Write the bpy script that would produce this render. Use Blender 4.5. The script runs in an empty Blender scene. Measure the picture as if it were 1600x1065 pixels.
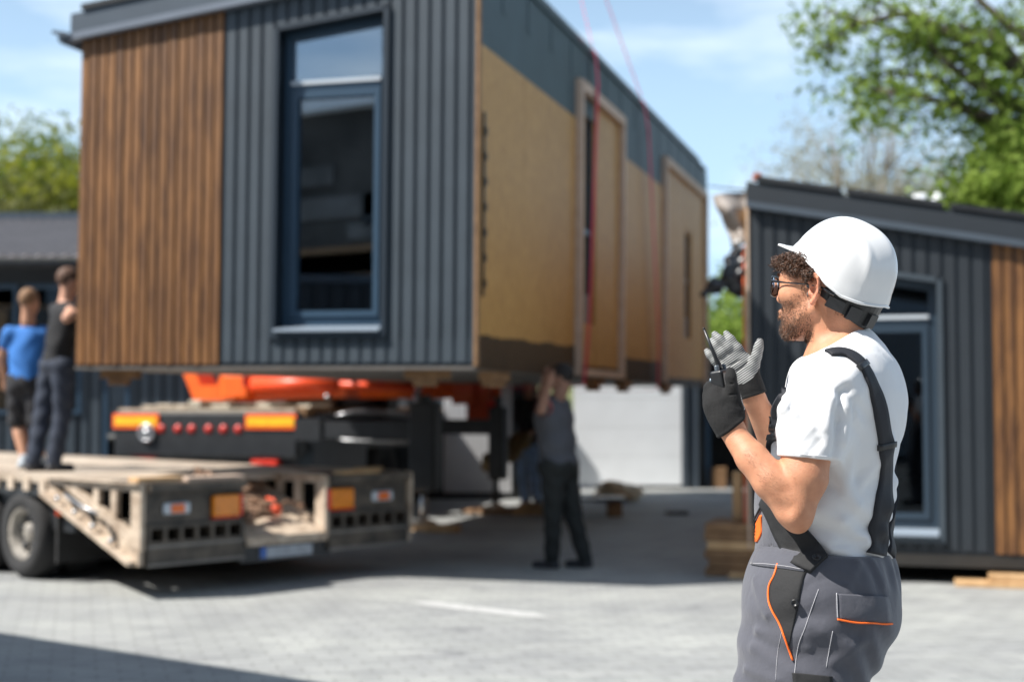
import bpy, math, random
import numpy as np
from mathutils import Vector, Matrix
from mathutils.bvhtree import BVHTree
from math import radians as R, sin, cos, pi, sqrt, atan2
random.seed(7); rng = np.random.default_rng(7)
S = bpy.context.scene
COL = S.collection
# ---------------------------------------------------------------- camera, sky, sun, exposure
PITCH = R(2.55); F = 2222.2; CAMZ = 1.45
cam_d = bpy.data.cameras.new('camera'); cam = bpy.data.objects.new('camera', cam_d); COL.objects.link(cam)
cam.location = (0, 0, CAMZ); cam.rotation_euler = (pi/2 + PITCH, 0, 0)
cam_d.lens = 50; cam_d.sensor_width = 36; cam_d.clip_end = 3000; cam_d.clip_start = 0.05
cam_d.dof.use_dof = True; cam_d.dof.focus_distance = 2.93; cam_d.dof.aperture_fstop = 2.6
S.camera = cam
SUN_EL = R(50); SX, SY = 0.95, 0.31            # horizontal direction the light travels
w = bpy.data.worlds.new('World'); S.world = w; w.use_nodes = True
nt = w.node_tree; bg = nt.nodes['Background']
sky = nt.nodes.new('ShaderNodeTexSky'); sky.sky_type = 'NISHITA'; sky.sun_disc = False
sky.sun_elevation = SUN_EL; sky.sun_rotation = atan2(-SX, -SY); sky.air_density = 1.0; sky.dust_density = 1.0; sky.ozone_density = 1.6
tc = nt.nodes.new('ShaderNodeTexCoord'); mp = nt.nodes.new('ShaderNodeMapping'); mp.inputs['Scale'].default_value = (1.1, 1.1, 4.2)
mp.inputs['Location'].default_value = (0.4, 0.1, 0.35)
nz = nt.nodes.new('ShaderNodeTexNoise'); nz.inputs['Scale'].default_value = 1.7; nz.inputs['Detail'].default_value = 7; nz.inputs['Roughness'].default_value = .5
rp = nt.nodes.new('ShaderNodeValToRGB'); rp.color_ramp.elements[0].position = .44; rp.color_ramp.elements[1].position = .72
rp.color_ramp.elements[0].color = (0, 0, 0, 1); rp.color_ramp.elements[1].color = (.8, .8, .8, 1)
mx = nt.nodes.new('ShaderNodeMixRGB'); mx.inputs['Color2'].default_value = (6.4, 9.2, 12.2, 1)
nt.links.new(tc.outputs['Generated'], mp.inputs['Vector']); nt.links.new(mp.outputs[0], nz.inputs['Vector'])
nt.links.new(nz.outputs[0], rp.inputs[0])
sz = nt.nodes.new('ShaderNodeSeparateXYZ'); nt.links.new(tc.outputs['Generated'], sz.inputs[0])
hz = nt.nodes.new('ShaderNodeMapRange'); hz.inputs['From Min'].default_value = .02; hz.inputs['From Max'].default_value = .55; hz.inputs['To Min'].default_value = .92; hz.inputs['To Max'].default_value = 0; hz.interpolation_type = 'SMOOTHSTEP'
nt.links.new(sz.outputs[2], hz.inputs['Value'])   # pale haze band low in the sky
cm = nt.nodes.new('ShaderNodeMath'); cm.operation = 'MAXIMUM'; nt.links.new(hz.outputs[0], cm.inputs[0]); nt.links.new(rp.outputs[0], cm.inputs[1]); nt.links.new(cm.outputs[0], mx.inputs['Fac'])
nt.links.new(sky.outputs[0], mx.inputs['Color1'])
mp2 = nt.nodes.new('ShaderNodeMapping'); mp2.inputs['Scale'].default_value = (1.6, 1.6, 6.5); mp2.inputs['Rotation'].default_value = (.12, .18, .3); nz2 = nt.nodes.new('ShaderNodeTexNoise'); nz2.inputs['Scale'].default_value = 2.6; nz2.inputs['Detail'].default_value = 8; nz2.inputs['Roughness'].default_value = .55
rp2 = nt.nodes.new('ShaderNodeValToRGB'); rp2.color_ramp.elements[0].position = .46; rp2.color_ramp.elements[1].position = .68; rp2.color_ramp.elements[1].color = (.62, .62, .62, 1)
mx2 = nt.nodes.new('ShaderNodeMixRGB'); mx2.inputs['Color2'].default_value = (11.0, 12.2, 13.0, 1)
nt.links.new(tc.outputs['Generated'], mp2.inputs['Vector']); nt.links.new(mp2.outputs[0], nz2.inputs['Vector']); nt.links.new(nz2.outputs[0], rp2.inputs[0]); nt.links.new(rp2.outputs[0], mx2.inputs['Fac'])
nt.links.new(mx.outputs[0], mx2.inputs['Color1']); nt.links.new(mx2.outputs[0], bg.inputs['Color'])
bg.inputs['Strength'].default_value = 0.064
sun_d = bpy.data.lights.new('sun', 'SUN'); sun = bpy.data.objects.new('sun', sun_d); COL.objects.link(sun)
sun_d.energy = 4.9; sun_d.angle = R(0.5); sun_d.color = (1.0, .95, .88)
sun.rotation_euler = Vector((SX*cos(SUN_EL), SY*cos(SUN_EL), -sin(SUN_EL))).to_track_quat('-Z', 'Y').to_euler()
S.view_settings.view_transform = 'Standard'; S.view_settings.look = 'None'
S.view_settings.exposure = 0.80; S.view_settings.gamma = 1
S.cycles.max_bounces = 8; S.cycles.transparent_max_bounces = 12; S.cycles.use_denoising = True
S.cycles.sample_clamp_indirect = 6

# ---------------------------------------------------------------- helpers
def P(px, py, Y):
    """world point that lies at distance Y in front and is seen at photo pixel px, py"""
    v = Vector(((px-800)/F, (532.5-py)/F, -1)); v.rotate(cam.rotation_euler)
    return Vector((0, 0, CAMZ)) + v*(Y/v.y)
def tag(o, label=None, cat=None, group=None, kind=None):
    if label: o['label'] = label
    if cat: o['category'] = cat
    if group: o['group'] = group
    if kind: o['kind'] = kind
    return o
def thing(name, label, cat, loc=(0, 0, 0), rz=0, group=None):
    o = bpy.data.objects.new(name, None); COL.objects.link(o); o.location = loc; o.rotation_euler = (0, 0, rz)
    o.empty_display_size = .2
    return tag(o, label, cat, group)
def copy_tree(o, parent=None):
    c = o.copy(); COL.objects.link(c); c.parent = parent
    for ch in list(o.children): copy_tree(ch, c)
    return c
def smoothstep_like(x): return x*x*(3-2*x)
class MB:
    def __init__(s): s.v = []; s.f = []; s.m = []; s.sm = []
    def add(s, vs, fs, m=0, sm=False):
        n = len(s.v); s.v += [tuple(p) for p in vs]; s.f += [tuple(i+n for i in f) for f in fs]
        s.m += [m]*len(fs); s.sm += [sm]*len(fs); return s
    def hexa(s, p, m=0):  # p: 4 bottom ccw, 4 top ccw
        return s.add(p, [(3, 2, 1, 0), (4, 5, 6, 7), (0, 1, 5, 4), (1, 2, 6, 5), (2, 3, 7, 6), (3, 0, 4, 7)], m)
    def box(s, x0, x1, y0, y1, z0, z1, m=0):
        return s.hexa([(x0, y0, z0), (x1, y0, z0), (x1, y1, z0), (x0, y1, z0), (x0, y0, z1), (x1, y0, z1), (x1, y1, z1), (x0, y1, z1)], m)
    def bbox(s, x0, x1, y0, y1, z0, z1, b=.01, m=0):   # box with chamfered edges
        b = min(b, abs(x1-x0)*.45, abs(y1-y0)*.45, abs(z1-z0)*.45)
        vs = []; 
        for z, i in ((z0, b), (z0+b, 0), (z1-b, 0), (z1, b)):
            X0, X1, Y0, Y1 = x0+i, x1-i, y0+i, y1-i; c = b if i == 0 else 0.35*b
            vs += [(X0+c, Y0, z), (X1-c, Y0, z), (X1, Y0+c, z), (X1, Y1-c, z), (X1-c, Y1, z), (X0+c, Y1, z), (X0, Y1-c, z), (X0, Y0+c, z)]
        fs = [tuple(range(7, -1, -1)), tuple(range(24, 32))]
        for r in range(3):
            for k in range(8): fs.append((r*8+k, r*8+(k+1) % 8, r*8+8+(k+1) % 8, r*8+8+k))
        return s.add(vs, fs, m)
    def obox(s, c, ax, ay, az, m=0):  # oriented box: centre and three half vectors
        c, ax, ay, az = map(Vector, (c, ax, ay, az))
        return s.hexa([c-ax-ay-az, c+ax-ay-az, c+ax+ay-az, c-ax+ay-az, c-ax-ay+az, c+ax-ay+az, c+ax+ay+az, c-ax+ay+az], m)
    def bar(s, a, b, w_, h_, up=(0, 0, 1), m=0):
        a, b = Vector(a), Vector(b); d = (b-a); u = Vector(up); sd = d.cross(u).normalized(); u2 = sd.cross(d).normalized()
        return s.obox((a+b)/2, sd*w_/2, d/2, u2*h_/2, m)
    def prism(s, poly, off, m=0):   # poly: list of 3d points; off: extrusion vector
        n = len(poly); off = Vector(off); a = [Vector(p) for p in poly]; b = [p+off for p in a]
        return s.add(a+b, [tuple(range(n-1, -1, -1)), tuple(range(n, 2*n))]+[(i, (i+1) % n, n+(i+1) % n, n+i) for i in range(n)], m)
    def tube(s, pts, r, n=8, m=0, caps=True):
        pts = [Vector(p) for p in pts]; k = len(pts); rs = r if isinstance(r, (list, tuple)) else [r]*k
        vs = []; prev = None
        for i, p in enumerate(pts):
            d = (pts[min(i+1, k-1)]-pts[max(i-1, 0)]).normalized()
            if prev is None: a = d.orthogonal().normalized()
            else:
                a = prev - d*prev.dot(d); a = a.normalized() if a.length > 1e-6 else d.orthogonal().normalized()
            prev = a; b = d.cross(a)
            vs += [p+(a*cos(2*pi*j/n)+b*sin(2*pi*j/n))*rs[i] for j in range(n)]
        fs = [(i*n+j, i*n+(j+1) % n, (i+1)*n+(j+1) % n, (i+1)*n+j) for i in range(k-1) for j in range(n)]
        if caps: fs += [tuple(range(n-1, -1, -1)), tuple((k-1)*n+j for j in range(n))]
        return s.add(vs, fs, m, True)
    def lathe(s, prof, c, axis, n=24, m=0):  # prof: (r, h)
        c, axis = Vector(c), Vector(axis).normalized(); a = axis.orthogonal().normalized(); b = axis.cross(a); vs = []
        for r, h in prof: vs += [c+axis*h+(a*cos(2*pi*j/n)+b*sin(2*pi*j/n))*max(r, 1e-4) for j in range(n)]
        fs = [(i*n+j, i*n+(j+1) % n, (i+1)*n+(j+1) % n, (i+1)*n+j) for i in range(len(prof)-1) for j in range(n)]
        return s.add(vs, fs, m, True)
    def build(s, name, mats, parent=None, loc=None, rz=0, sharp=None):
        me = bpy.data.meshes.new(name); me.from_pydata(s.v, [], s.f); 
        if not isinstance(mats, (list, tuple)): mats = [mats]
        for q in mats: me.materials.append(q)
        me.polygons.foreach_set('material_index', s.m); me.polygons.foreach_set('use_smooth', s.sm); me.validate(); me.update()
        if sharp: 
            try: me.set_sharp_from_angle(angle=R(sharp))
            except Exception: pass
        o = bpy.data.objects.new(name, me); COL.objects.link(o)
        if parent: o.parent = parent
        if loc is not None: o.location = loc
        if rz: o.rotation_euler = (0, 0, rz)
        return o

# ---------------------------------------------------------------- materials
def mat(name, col, rough=.6, metal=0, var=.0, vscale=3, bump=0, bscale=40, spec=.5, col2=None, coord='Object', stretch=None, island=0, detail=4, trans=0, coat=0, sheen=0, sss=0, emit=0):
    m = bpy.data.materials.new(name); m.use_nodes = True; t = m.node_tree; b = t.nodes['Principled BSDF']
    c = (*col, 1) if len(col) == 3 else col
    b.inputs['Base Color'].default_value = c; b.inputs['Roughness'].default_value = rough; b.inputs['Metallic'].default_value = metal
    b.inputs['Specular IOR Level'].default_value = spec
    if coat: b.inputs['Coat Weight'].default_value = coat; b.inputs['Coat Roughness'].default_value = .08
    if sheen: b.inputs['Sheen Weight'].default_value = sheen
    if sss: b.inputs['Subsurface Weight'].default_value = sss; b.inputs['Subsurface Radius'].default_value = (.012, .004, .002); b.inputs['Subsurface Scale'].default_value = 1
    if emit: b.inputs['Emission Color'].default_value = c; b.inputs['Emission Strength'].default_value = emit
    tc = t.nodes.new('ShaderNodeTexCoord'); mpn = t.nodes.new('ShaderNodeMapping')
    if stretch: mpn.inputs['Scale'].default_value = stretch
    t.links.new(tc.outputs[coord], mpn.inputs['Vector']); src = None
    if col2 or var:
        n = t.nodes.new('ShaderNodeTexNoise'); n.inputs['Scale'].default_value = vscale; n.inputs['Detail'].default_value = detail; n.inputs['Roughness'].default_value = .6
        t.links.new(mpn.outputs[0], n.inputs['Vector'])
        r = t.nodes.new('ShaderNodeValToRGB'); r.color_ramp.elements[0].position = .3; r.color_ramp.elements[1].position = .7
        c2 = (*col2, 1) if col2 else tuple(min(1, x*(1+var)) for x in c[:3])+(1,)
        c1 = c if col2 else tuple(x*(1-var) for x in c[:3])+(1,)
        r.color_ramp.elements[0].color = c1; r.color_ramp.elements[1].color = c2
        t.links.new(n.outputs[0], r.inputs[0]); src = r.outputs[0]
    if island:
        g = t.nodes.new('ShaderNodeNewGeometry'); hs = t.nodes.new('ShaderNodeHueSaturation')
        mr = t.nodes.new('ShaderNodeMapRange'); mr.inputs['To Min'].default_value = 1-island; mr.inputs['To Max'].default_value = 1+island
        t.links.new(g.outputs['Random Per Island'], mr.inputs['Value']); t.links.new(mr.outputs[0], hs.inputs['Value'])
        if src: t.links.new(src, hs.inputs['Color'])
        else: hs.inputs['Color'].default_value = c
        src = hs.outputs[0]
    if src: t.links.new(src, b.inputs['Base Color'])
    if bump:
        n = t.nodes.new('ShaderNodeTexNoise'); n.inputs['Scale'].default_value = bscale; n.inputs['Detail'].default_value = 5
        t.links.new(mpn.outputs[0], n.inputs['Vector'])
        bp = t.nodes.new('ShaderNodeBump'); bp.inputs['Strength'].default_value = bump; bp.inputs['Distance'].default_value = .01
        t.links.new(n.outputs[0], bp.inputs['Height']); t.links.new(bp.outputs[0], b.inputs['Normal'])
    return m
def glass_mat(name, tint=(.55, .62, .66), refl=.3, rough=.015):
    m = bpy.data.materials.new(name); m.use_nodes = True; t = m.node_tree; t.nodes.clear()
    o = t.nodes.new('ShaderNodeOutputMaterial'); tr = t.nodes.new('ShaderNodeBsdfTransparent'); gl = t.nodes.new('ShaderNodeBsdfGlossy')
    tr.inputs[0].default_value = (*tint, 1); gl.inputs['Roughness'].default_value = rough; gl.inputs[0].default_value = (.8, .9, 1, 1)
    fr = t.nodes.new('ShaderNodeFresnel'); fr.inputs[0].default_value = 1.5
    ad = t.nodes.new('ShaderNodeMath'); ad.operation = 'ADD'; ad.use_clamp = True; ad.inputs[1].default_value = refl
    mixn = t.nodes.new('ShaderNodeMixShader'); t.links.new(fr.outputs[0], ad.inputs[0]); t.links.new(ad.outputs[0], mixn.inputs[0])
    t.links.new(tr.outputs[0], mixn.inputs[1]); t.links.new(gl.outputs[0], mixn.inputs[2]); t.links.new(mixn.outputs[0], o.inputs[0])
    return m
M = {}
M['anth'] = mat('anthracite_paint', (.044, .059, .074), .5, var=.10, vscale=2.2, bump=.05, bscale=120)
M['anth_dark'] = mat('anthracite_dark_and_shaded', (.017, .023, .030), .55, var=.12, vscale=2, bump=.05, bscale=120)  # dark walls; on the second module's cladding it stands in for shade
M['frame_blue'] = mat('blue_grey_frame', (.036, .070, .112), .35, var=.06)
M['frame_dark'] = mat('dark_frame', (.02, .03, .042), .4)
M['fascia'] = mat('fascia_metal', (.062, .080, .102), .42, var=.08, vscale=4)
M['fascia_trim'] = mat('fascia_trim', (.15, .175, .215), .4, var=.06)
M['wood_clad'] = mat('stained_wood', (.070, .028, .010), .55, col2=(.25, .112, .034), vscale=5.5, stretch=(3.2, 3.2, .42), island=.16, bump=.15, bscale=60, detail=7)
M['osb'] = mat('osb_board', (.36, .185, .050), .5, col2=(.52, .295, .095), vscale=22, stretch=(1, 1, .45), bump=.1, bscale=50, detail=6)
M['membrane'] = mat('green_membrane', (.036, .064, .078), .55, var=.15, vscale=2.5)
M['bitumen'] = mat('bitumen_coat', (.035, .022, .012), .5, var=.4, vscale=6)
M['timber'] = mat('raw_timber', (.42, .25, .115), .65, col2=(.58, .38, .20), vscale=9, stretch=(1, 1, .5), bump=.1, island=.15)
M['timber_dark'] = mat('weathered_timber', (.16, .085, .038), .75, col2=(.27, .155, .075), vscale=9, bump=.15, island=.2)
M['batten'] = mat('pale_batten', (.46, .34, .26), .7, col2=(.56, .44, .35), vscale=9, island=.1)
M['black'] = mat('black_paint', (.018, .02, .023), .45, var=.25, vscale=6, bump=.05)
M['rubber'] = mat('tyre_rubber', (.022, .022, .023), .85, var=.3, vscale=8, bump=.2)
M['steel'] = mat('bare_steel', (.45, .46, .48), .35, metal=.8, var=.2, vscale=9)
M['sling'] = mat('magenta_sling', (.60, .020, .085), .7, var=.12, vscale=30)
M['concrete'] = mat('interior_board', (.38, .36, .32), .8, var=.1)
M['int_dark'] = mat('interior_dark', (.035, .032, .03), .9, var=.3)
M['glass'] = glass_mat('window_glass', (.45, .5, .54), .26)
M['glass_clear'] = glass_mat('clear_window_glass', (.5, .55, .6), -.02)
M['white'] = mat('white_sheet', (.84, .87, .90), .55, var=.04, vscale=2)
M['beige'] = mat('beige_painted_steel', (.26, .19, .135), .6, col2=(.62, .52, .41), vscale=7, bump=.1, bscale=30, detail=7)
M['orange'] = mat('orange_paint', (.80, .125, .012), .4, var=.12, vscale=4)
M['red_lens'] = mat('red_lens', (.62, .03, .012), .25, coat=.5, var=.1)
M['amber_lens'] = mat('amber_lens', (.72, .22, .01), .25, coat=.5, var=.15, vscale=20)
M['clear_lens'] = mat('clear_lens', (.5, .55, .6), .2, coat=.5)
# ---------------------------------------------------------------- ground
def ground():
    m = bpy.data.materials.new('paving'); m.use_nodes = True; t = m.node_tree; b = t.nodes['Principled BSDF']
    tc = t.nodes.new('ShaderNodeTexCoord'); mpn = t.nodes.new('ShaderNodeMapping'); mpn.inputs['Rotation'].default_value = (0, 0, R(-17))
    t.links.new(tc.outputs['Object'], mpn.inputs['Vector'])
    br = t.nodes.new('ShaderNodeTexBrick'); br.inputs['Scale'].default_value = 1.0; br.inputs['Brick Width'].default_value = .24; br.inputs['Row Height'].default_value = .12
    br.inputs['Mortar Size'].default_value = .009; br.inputs['Mortar Smooth'].default_value = .4; br.inputs['Bias'].default_value = 0
    br.inputs['Color1'].default_value = (.275, .285, .29, 1); br.inputs['Color2'].default_value = (.32, .33, .335, 1); br.inputs['Mortar'].default_value = (.215, .22, .22, 1)
    t.links.new(mpn.outputs[0], br.inputs['Vector'])
    def noise(sc, det=5, st=None):
        n = t.nodes.new('ShaderNodeTexNoise'); n.inputs['Scale'].default_value = sc; n.inputs['Detail'].default_value = det
        if st:
            q = t.nodes.new('ShaderNodeMapping'); q.inputs['Scale'].default_value = st; t.links.new(tc.outputs['Object'], q.inputs['Vector']); t.links.new(q.outputs[0], n.inputs['Vector'])
        else: t.links.new(tc.outputs['Object'], n.inputs['Vector'])
        return n
    def ramp(n, a, c, p0, p1):
        r = t.nodes.new('ShaderNodeValToRGB'); r.color_ramp.elements[0].position = p0; r.color_ramp.elements[1].position = p1
        r.color_ramp.elements[0].color = (a, a, a*1.01, 1); r.color_ramp.elements[1].color = (c, c, c*.985, 1); t.links.new(n.outputs[0], r.inputs[0]); return r
    last = br.outputs['Color']
    for n, a, c, p0, p1 in ((noise(.9, 6, (1, .7, 1)), .88, 1.08, .35, .65), (noise(5, 6, (.7, 1.3, 1)), .88, 1.08, .35, .65), (noise(60, 3), .9, 1.08, .3, .7), (noise(.55, 4, (.35, 2.6, 1)), .90, 1.04, .38, .6), (noise(2.1, 3), .72, 1.0, .27, .33)):
        q = t.nodes.new('ShaderNodeMixRGB'); q.blend_type = 'MULTIPLY'; q.inputs[0].default_value = 1
        t.links.new(last, q.inputs[1]); t.links.new(ramp(n, a, c, p0, p1).outputs[0], q.inputs[2]); last = q.outputs[0]
    t.links.new(last, b.inputs['Base Color']); b.inputs['Roughness'].default_value = .75
    bp = t.nodes.new('ShaderNodeBump'); bp.inputs['Strength'].default_value = .35; bp.inputs['Distance'].default_value = .004
    t.links.new(br.outputs['Fac'], bp.inputs['Height']); bp.invert = True; t.links.new(bp.outputs[0], b.inputs['Normal'])
    g = MB(); g.add([(-900, -300, 0), (900, -300, 0), (900, 1500, 0), (-900, 1500, 0)], [(0, 1, 2, 3)])
    tag(g.build('ground', m), 'light grey block paving of the sunlit yard', kind='structure')
ground()
# wooded slope behind everything
def hill():
    g = MB(); n = 40; vs = []; fs = []
    for i in range(n+1):
        for j in range(9):
            x = -160+320*i/n; v = j/8; y = 48+v*70
            z = 11*smoothstep_like(min(1, v*1.3))*(1 if x < -5 else max(.12, 1-(x+5)/30)) + .8*sin(x*.21+j) - .6
            vs.append((x, y, z))
    for i in range(n):
        for j in range(8): a = i*9+j; fs.append((a, a+9, a+10, a+1))
    g.add(vs, fs, 0, True)
    g.build('hill', mat('meadow_slope', (.06, .09, .02), .9, col2=(.13, .13, .05), vscale=.4, coord='Object'))['kind'] = 'structure'
hill()
def ground_line():
    mb = MB(); a, b = P(640, 937, 10.55), P(868, 963, 9.72); a.z = b.z = .004; d = (b-a); sd = Vector((-d.y, d.x, 0)).normalized(); rd = random.Random(6); n = 26; vs = []
    for i in range(n+1):
        c = a+d*i/n; w0 = .075*min(1, i/4, (n-i)/5)+.003; vs += [c-sd*(w0+rd.uniform(0, .018)), c+sd*(w0+rd.uniform(0, .018))]
    mb.add(vs, [(2*i, 2*i+2, 2*i+3, 2*i+1) for i in range(n)]); tag(mb.build('painted_line', mat('worn_white_paint', (.36, .365, .36), .7, col2=(.52, .525, .52), vscale=14)), 'worn white painted streak on the paving', kind='structure')
ground_line()

# ---------------------------------------------------------------- background workshop (grey cladding, metal roof)
def ribs(mb, x0, x1, y, z0, z1, pitch, depth=.02, frac=.72, m=0, holes=()):
    """vertical boards on a wall that faces -y; holes: (x0,x1,z0,z1)"""
    x = x0; zf0 = z0 if callable(z0) else (lambda q: z0); zf1 = z1 if callable(z1) else (lambda q: z1)
    while x < x1-.01:
        a, b = x, min(x+pitch*frac, x1); c = (a+b)/2
        segs = [(zf0, zf1)]
        for (ha, hb, h0, h1) in holes:
            if b > ha and a < hb:
                if a < ha-.012: b = ha
                elif b > hb+.012: a = hb
                else:
                    h0f = h0 if callable(h0) else (lambda q, h=h0: h); h1f = h1 if callable(h1) else (lambda q, h=h1: h)
                    segs = [(zf0, h0f), (h1f, zf1)]
        if b-a > .012:
            e = min(.006, (b-a)*.2)
            for (f0, f1) in segs:
                if f1(c)-f0(c) < .01: continue
                mb.add([(a, y, f0(a)), (a+e, y-depth, f0(a)), (b-e, y-depth, f0(b)), (b, y, f0(b)), (a, y, f1(a)), (a+e, y-depth, f1(a)), (b-e, y-depth, f1(b)), (b, y, f1(b))],
                       [(0, 1, 5, 4), (1, 2, 6, 5), (2, 3, 7, 6), (3, 0, 4, 7), (3, 2, 1, 0), (4, 5, 6, 7)], m)
        x += pitch
def workshop():
    t = thing('workshop_building', 'long low workshop with dark grey cladding and brown-grey metal roof behind the lifted module', 'building', (0, 22, 0))
    wl = MB(); wl.box(-16, -4, 0, 6, 0, 3.62); wl.box(-4, .4, 0, .3, 0, 3.3)
    o = wl.build('wall', M['anth_dark'], t)
    cl = MB(); ribs(cl, -16, .38, -.004, .25, 3.28, .19, .025, .75, holes=[(-8.9, -6.65, 1.3, 3.3), (-6.3, -5.9, .3, 2.6), (-1.05, .0, .15, 3.0)])
    cl.build('cladding', M['anth'], t)
    b = MB(); b.box(-16, .4, -.05, -.03, 0, .25); b.build('plinth', M['black'], t)
    rf = MB(); n = int(12.8/.2)
    for k in range(n):
        x = -16.6+k*.2
        rf.hexa([(x, -.45, 3.66), (x+.2, -.45, 3.66), (x+.2, 6.2, 5.07), (x, 6.2, 5.07), (x, -.45, 3.70), (x+.2, -.45, 3.70), (x+.2, 6.2, 5.11), (x, 6.2, 5.11)])
        rf.hexa([(x, -.45, 3.70), (x+.07, -.45, 3.70), (x+.07, 6.2, 5.11), (x, 6.2, 5.11), (x+.015, -.45, 3.74), (x+.055, -.45, 3.74), (x+.055, 6.2, 5.15), (x+.015, 6.2, 5.15)])
    roof = rf.build('roof', mat('roof_sheet', (.17, .155, .155), .6, var=.12, vscale=1.5), t)
    gt = MB(); gt.tube([(-16.6, -.5, 3.58), (-3.8, -.5, 3.58)], .065, 10); gt.build('gutter', M['black'], roof)
    ed = MB(); ed.box(-16.6, -3.8, 6.1, 6.3, 5.05, 5.26); ed.build('ridge_cap', M['fascia'], roof)
    blue = glass_mat('window_blue_glass', (.2, .3, .4), .35)
    for (x0, x1, z0, z1) in ((-8.9, -7.65, 1.3, 3.3), (-7.55, -6.65, 1.3, 3.3), (-6.3, -5.9, .3, 2.6)):
        f = MB(); 
        for q in ((x0, x0+.06, z0, z1), (x1-.06, x1, z0, z1), (x0+.06, x1-.06, z0, z0+.06), (x0+.06, x1-.06, z1-.06, z1)): f.box(q[0], q[1], -.06, -.005, q[2], q[3])
        fo = f.build('window', M['frame_blue'], t)
        g = MB(); g.box(x0+.06, x1-.06, -.03, -.01, z0+.06, z1-.06); g.build('pane', blue, fo)
    d = MB(); 
    for k in range(15): d.box(-1.05+k*.07, -1.05+k*.07+.052, -.09, -.055, .1, 3.0)
    d.box(-1.05, .0, -.056, -.012, .1, 3.0); d.build('corrugated_door', mat('pale_grey_sheet', (.62, .63, .65), .5, var=.05), t)
workshop()
def hall():
    t = thing('storage_hall', 'low storage hall with large closed pale sectional door, right of the workshop', 'building', (0, 24.7, 0))
    w_ = MB(); w_.box(1.45, 3.25, 0, 5, 0, 3.3); w_.build('wall', M['anth_dark'], t)
    d = MB()
    for k in range(5): d.box(1.02+.05, 2.93, -.06, -.012, .06+k*.5, .06+k*.5+.496)
    d.build('sectional_door', M['white'], t)
    p = MB(); p.box(2.94, 3.02, -.14, -.01, 0, 2.65); p.box(3.06, 3.22, -.10, -.01, 0, 2.9); p.box(1.0, 3.22, -.10, -.01, 2.66, 2.8); p.build('door_frame', M['fascia'], t)
hall()
def open_shed():
    t = thing('open_shed', 'low dark open fronted shed beside the pale sectional door', 'shed', (0, 24.9, 0))
    w_ = MB(); w_.box(3.3, 7.4, 3, 3.1, 0, 2.38); w_.box(3.3, 3.36, 0, 3, 0, 2.38); w_.box(7.3, 7.4, 0, 3, 0, 2.38); w_.build('wall', M['int_dark'], t)
    r_ = MB(); r_.hexa([(3.25, -.3, 2.38), (7.5, -.3, 2.38), (7.5, 3.2, 2.30), (3.25, 3.2, 2.30), (3.25, -.3, 2.46), (7.5, -.3, 2.46), (7.5, 3.2, 2.38), (3.25, 3.2, 2.38)]); r_.build('roof', M['frame_dark'], t)
    ps = MB(); ps.box(3.37, 3.47, 0, .1, 0, 2.38); ps.build('post', M['frame_blue'], t)
    c = MB(); c.bbox(3.48, 3.72, -.2, .1, 0.0, .36, .01)
    tag(c.build('wooden_crate', M['timber_dark'], None, (0, 24.9, 0)), 'small brown crate standing at the mouth of the dark open shed', 'crate')
open_shed()

# ---------------------------------------------------------------- dark module outside the frame whose shadow crosses the corner
def side_container():
    t = thing('site_container', 'dark clad container standing outside the picture whose shadow crosses the corner', 'container', (-2.75, 6.25, 0), atan2(-1.3, 1.81)+pi)
    b = MB(); b.box(0, 7, 0, 3, .1, 2.85); b.build('wall', M['anth_dark'], t)
    c_ = MB(); ribs(c_, 0, 7, -.003, .12, 2.84, .19, .02, .78); co = c_.build('cladding', M['anth_dark'], t)
    c_ = MB(); ribs(c_, 0, 3, -.003, .12, 2.84, .19, .02, .78); c2 = c_.build('cladding', M['anth_dark'], t); c2.rotation_euler = (0, 0, -pi/2); c2.location = (0, 3, 0)
    c_ = MB(); ribs(c_, 0, 7, -.003, .12, 2.84, .19, .02, .78); c3 = c_.build('cladding', M['anth_dark'], t); c3.rotation_euler = (0, 0, pi); c3.location = (7, 3, 0)
    r_ = MB(); r_.box(-.05, 7.05, -.05, 3.05, 2.853, 2.95); r_.build('roof', M['fascia'], t)
side_container()
def rear_hall():
    # stands behind the camera; the windows of the modules reflect it
    t = thing('factory_hall', 'tall dark factory hall with a pale eaves band, mirrored in the module windows', 'building', (-12, -14, 0), R(0))
    b = MB(); b.box(-34, 34, -8, 0, 0, 10.7); M['hall_grey'] = mat('hall_panel_grey', (.13, .125, .12), .8, var=.5, vscale=.6); b.build('wall', mat('hall_wall', (.06, .055, .05), .9, var=.6, vscale=.35), t)
    b = MB(); b.box(-34.3, 34.3, -8.2, .5, 10.7, 11.5); b.build('eaves_band', M['white'], t)
    for k, (x0, x1, z0, z1, mt) in enumerate(((-13, -10.2, 3.4, 5.2, 'concrete'), (-16, -7, 5.4, 6.4, 'timber_dark'), (-10.0, -8.6, .1, 5.3, 'timber_dark'), (-15, -9, 7.3, 8.0, 'hall_grey'), (-13, -11.2, 8.4, 9.0, 'hall_grey'), (-10.6, -9.4, 6.6, 7.1, 'hall_grey'), (-4, 1, .1, 3.4, 'anth'), (5, 9, .1, 3.6, 'white'), (-13, -4, 5.5, 6.2, 'anth'), (-10, -7, 7, 8, 'anth_dark'))):
        b = MB(); b.box(x0, x1, .01, .08, z0, z1); b.build('reflected_panel', M[mt], t)  # added panels, placed for the tones they mirror in the lifted module's window
rear_hall()

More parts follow.
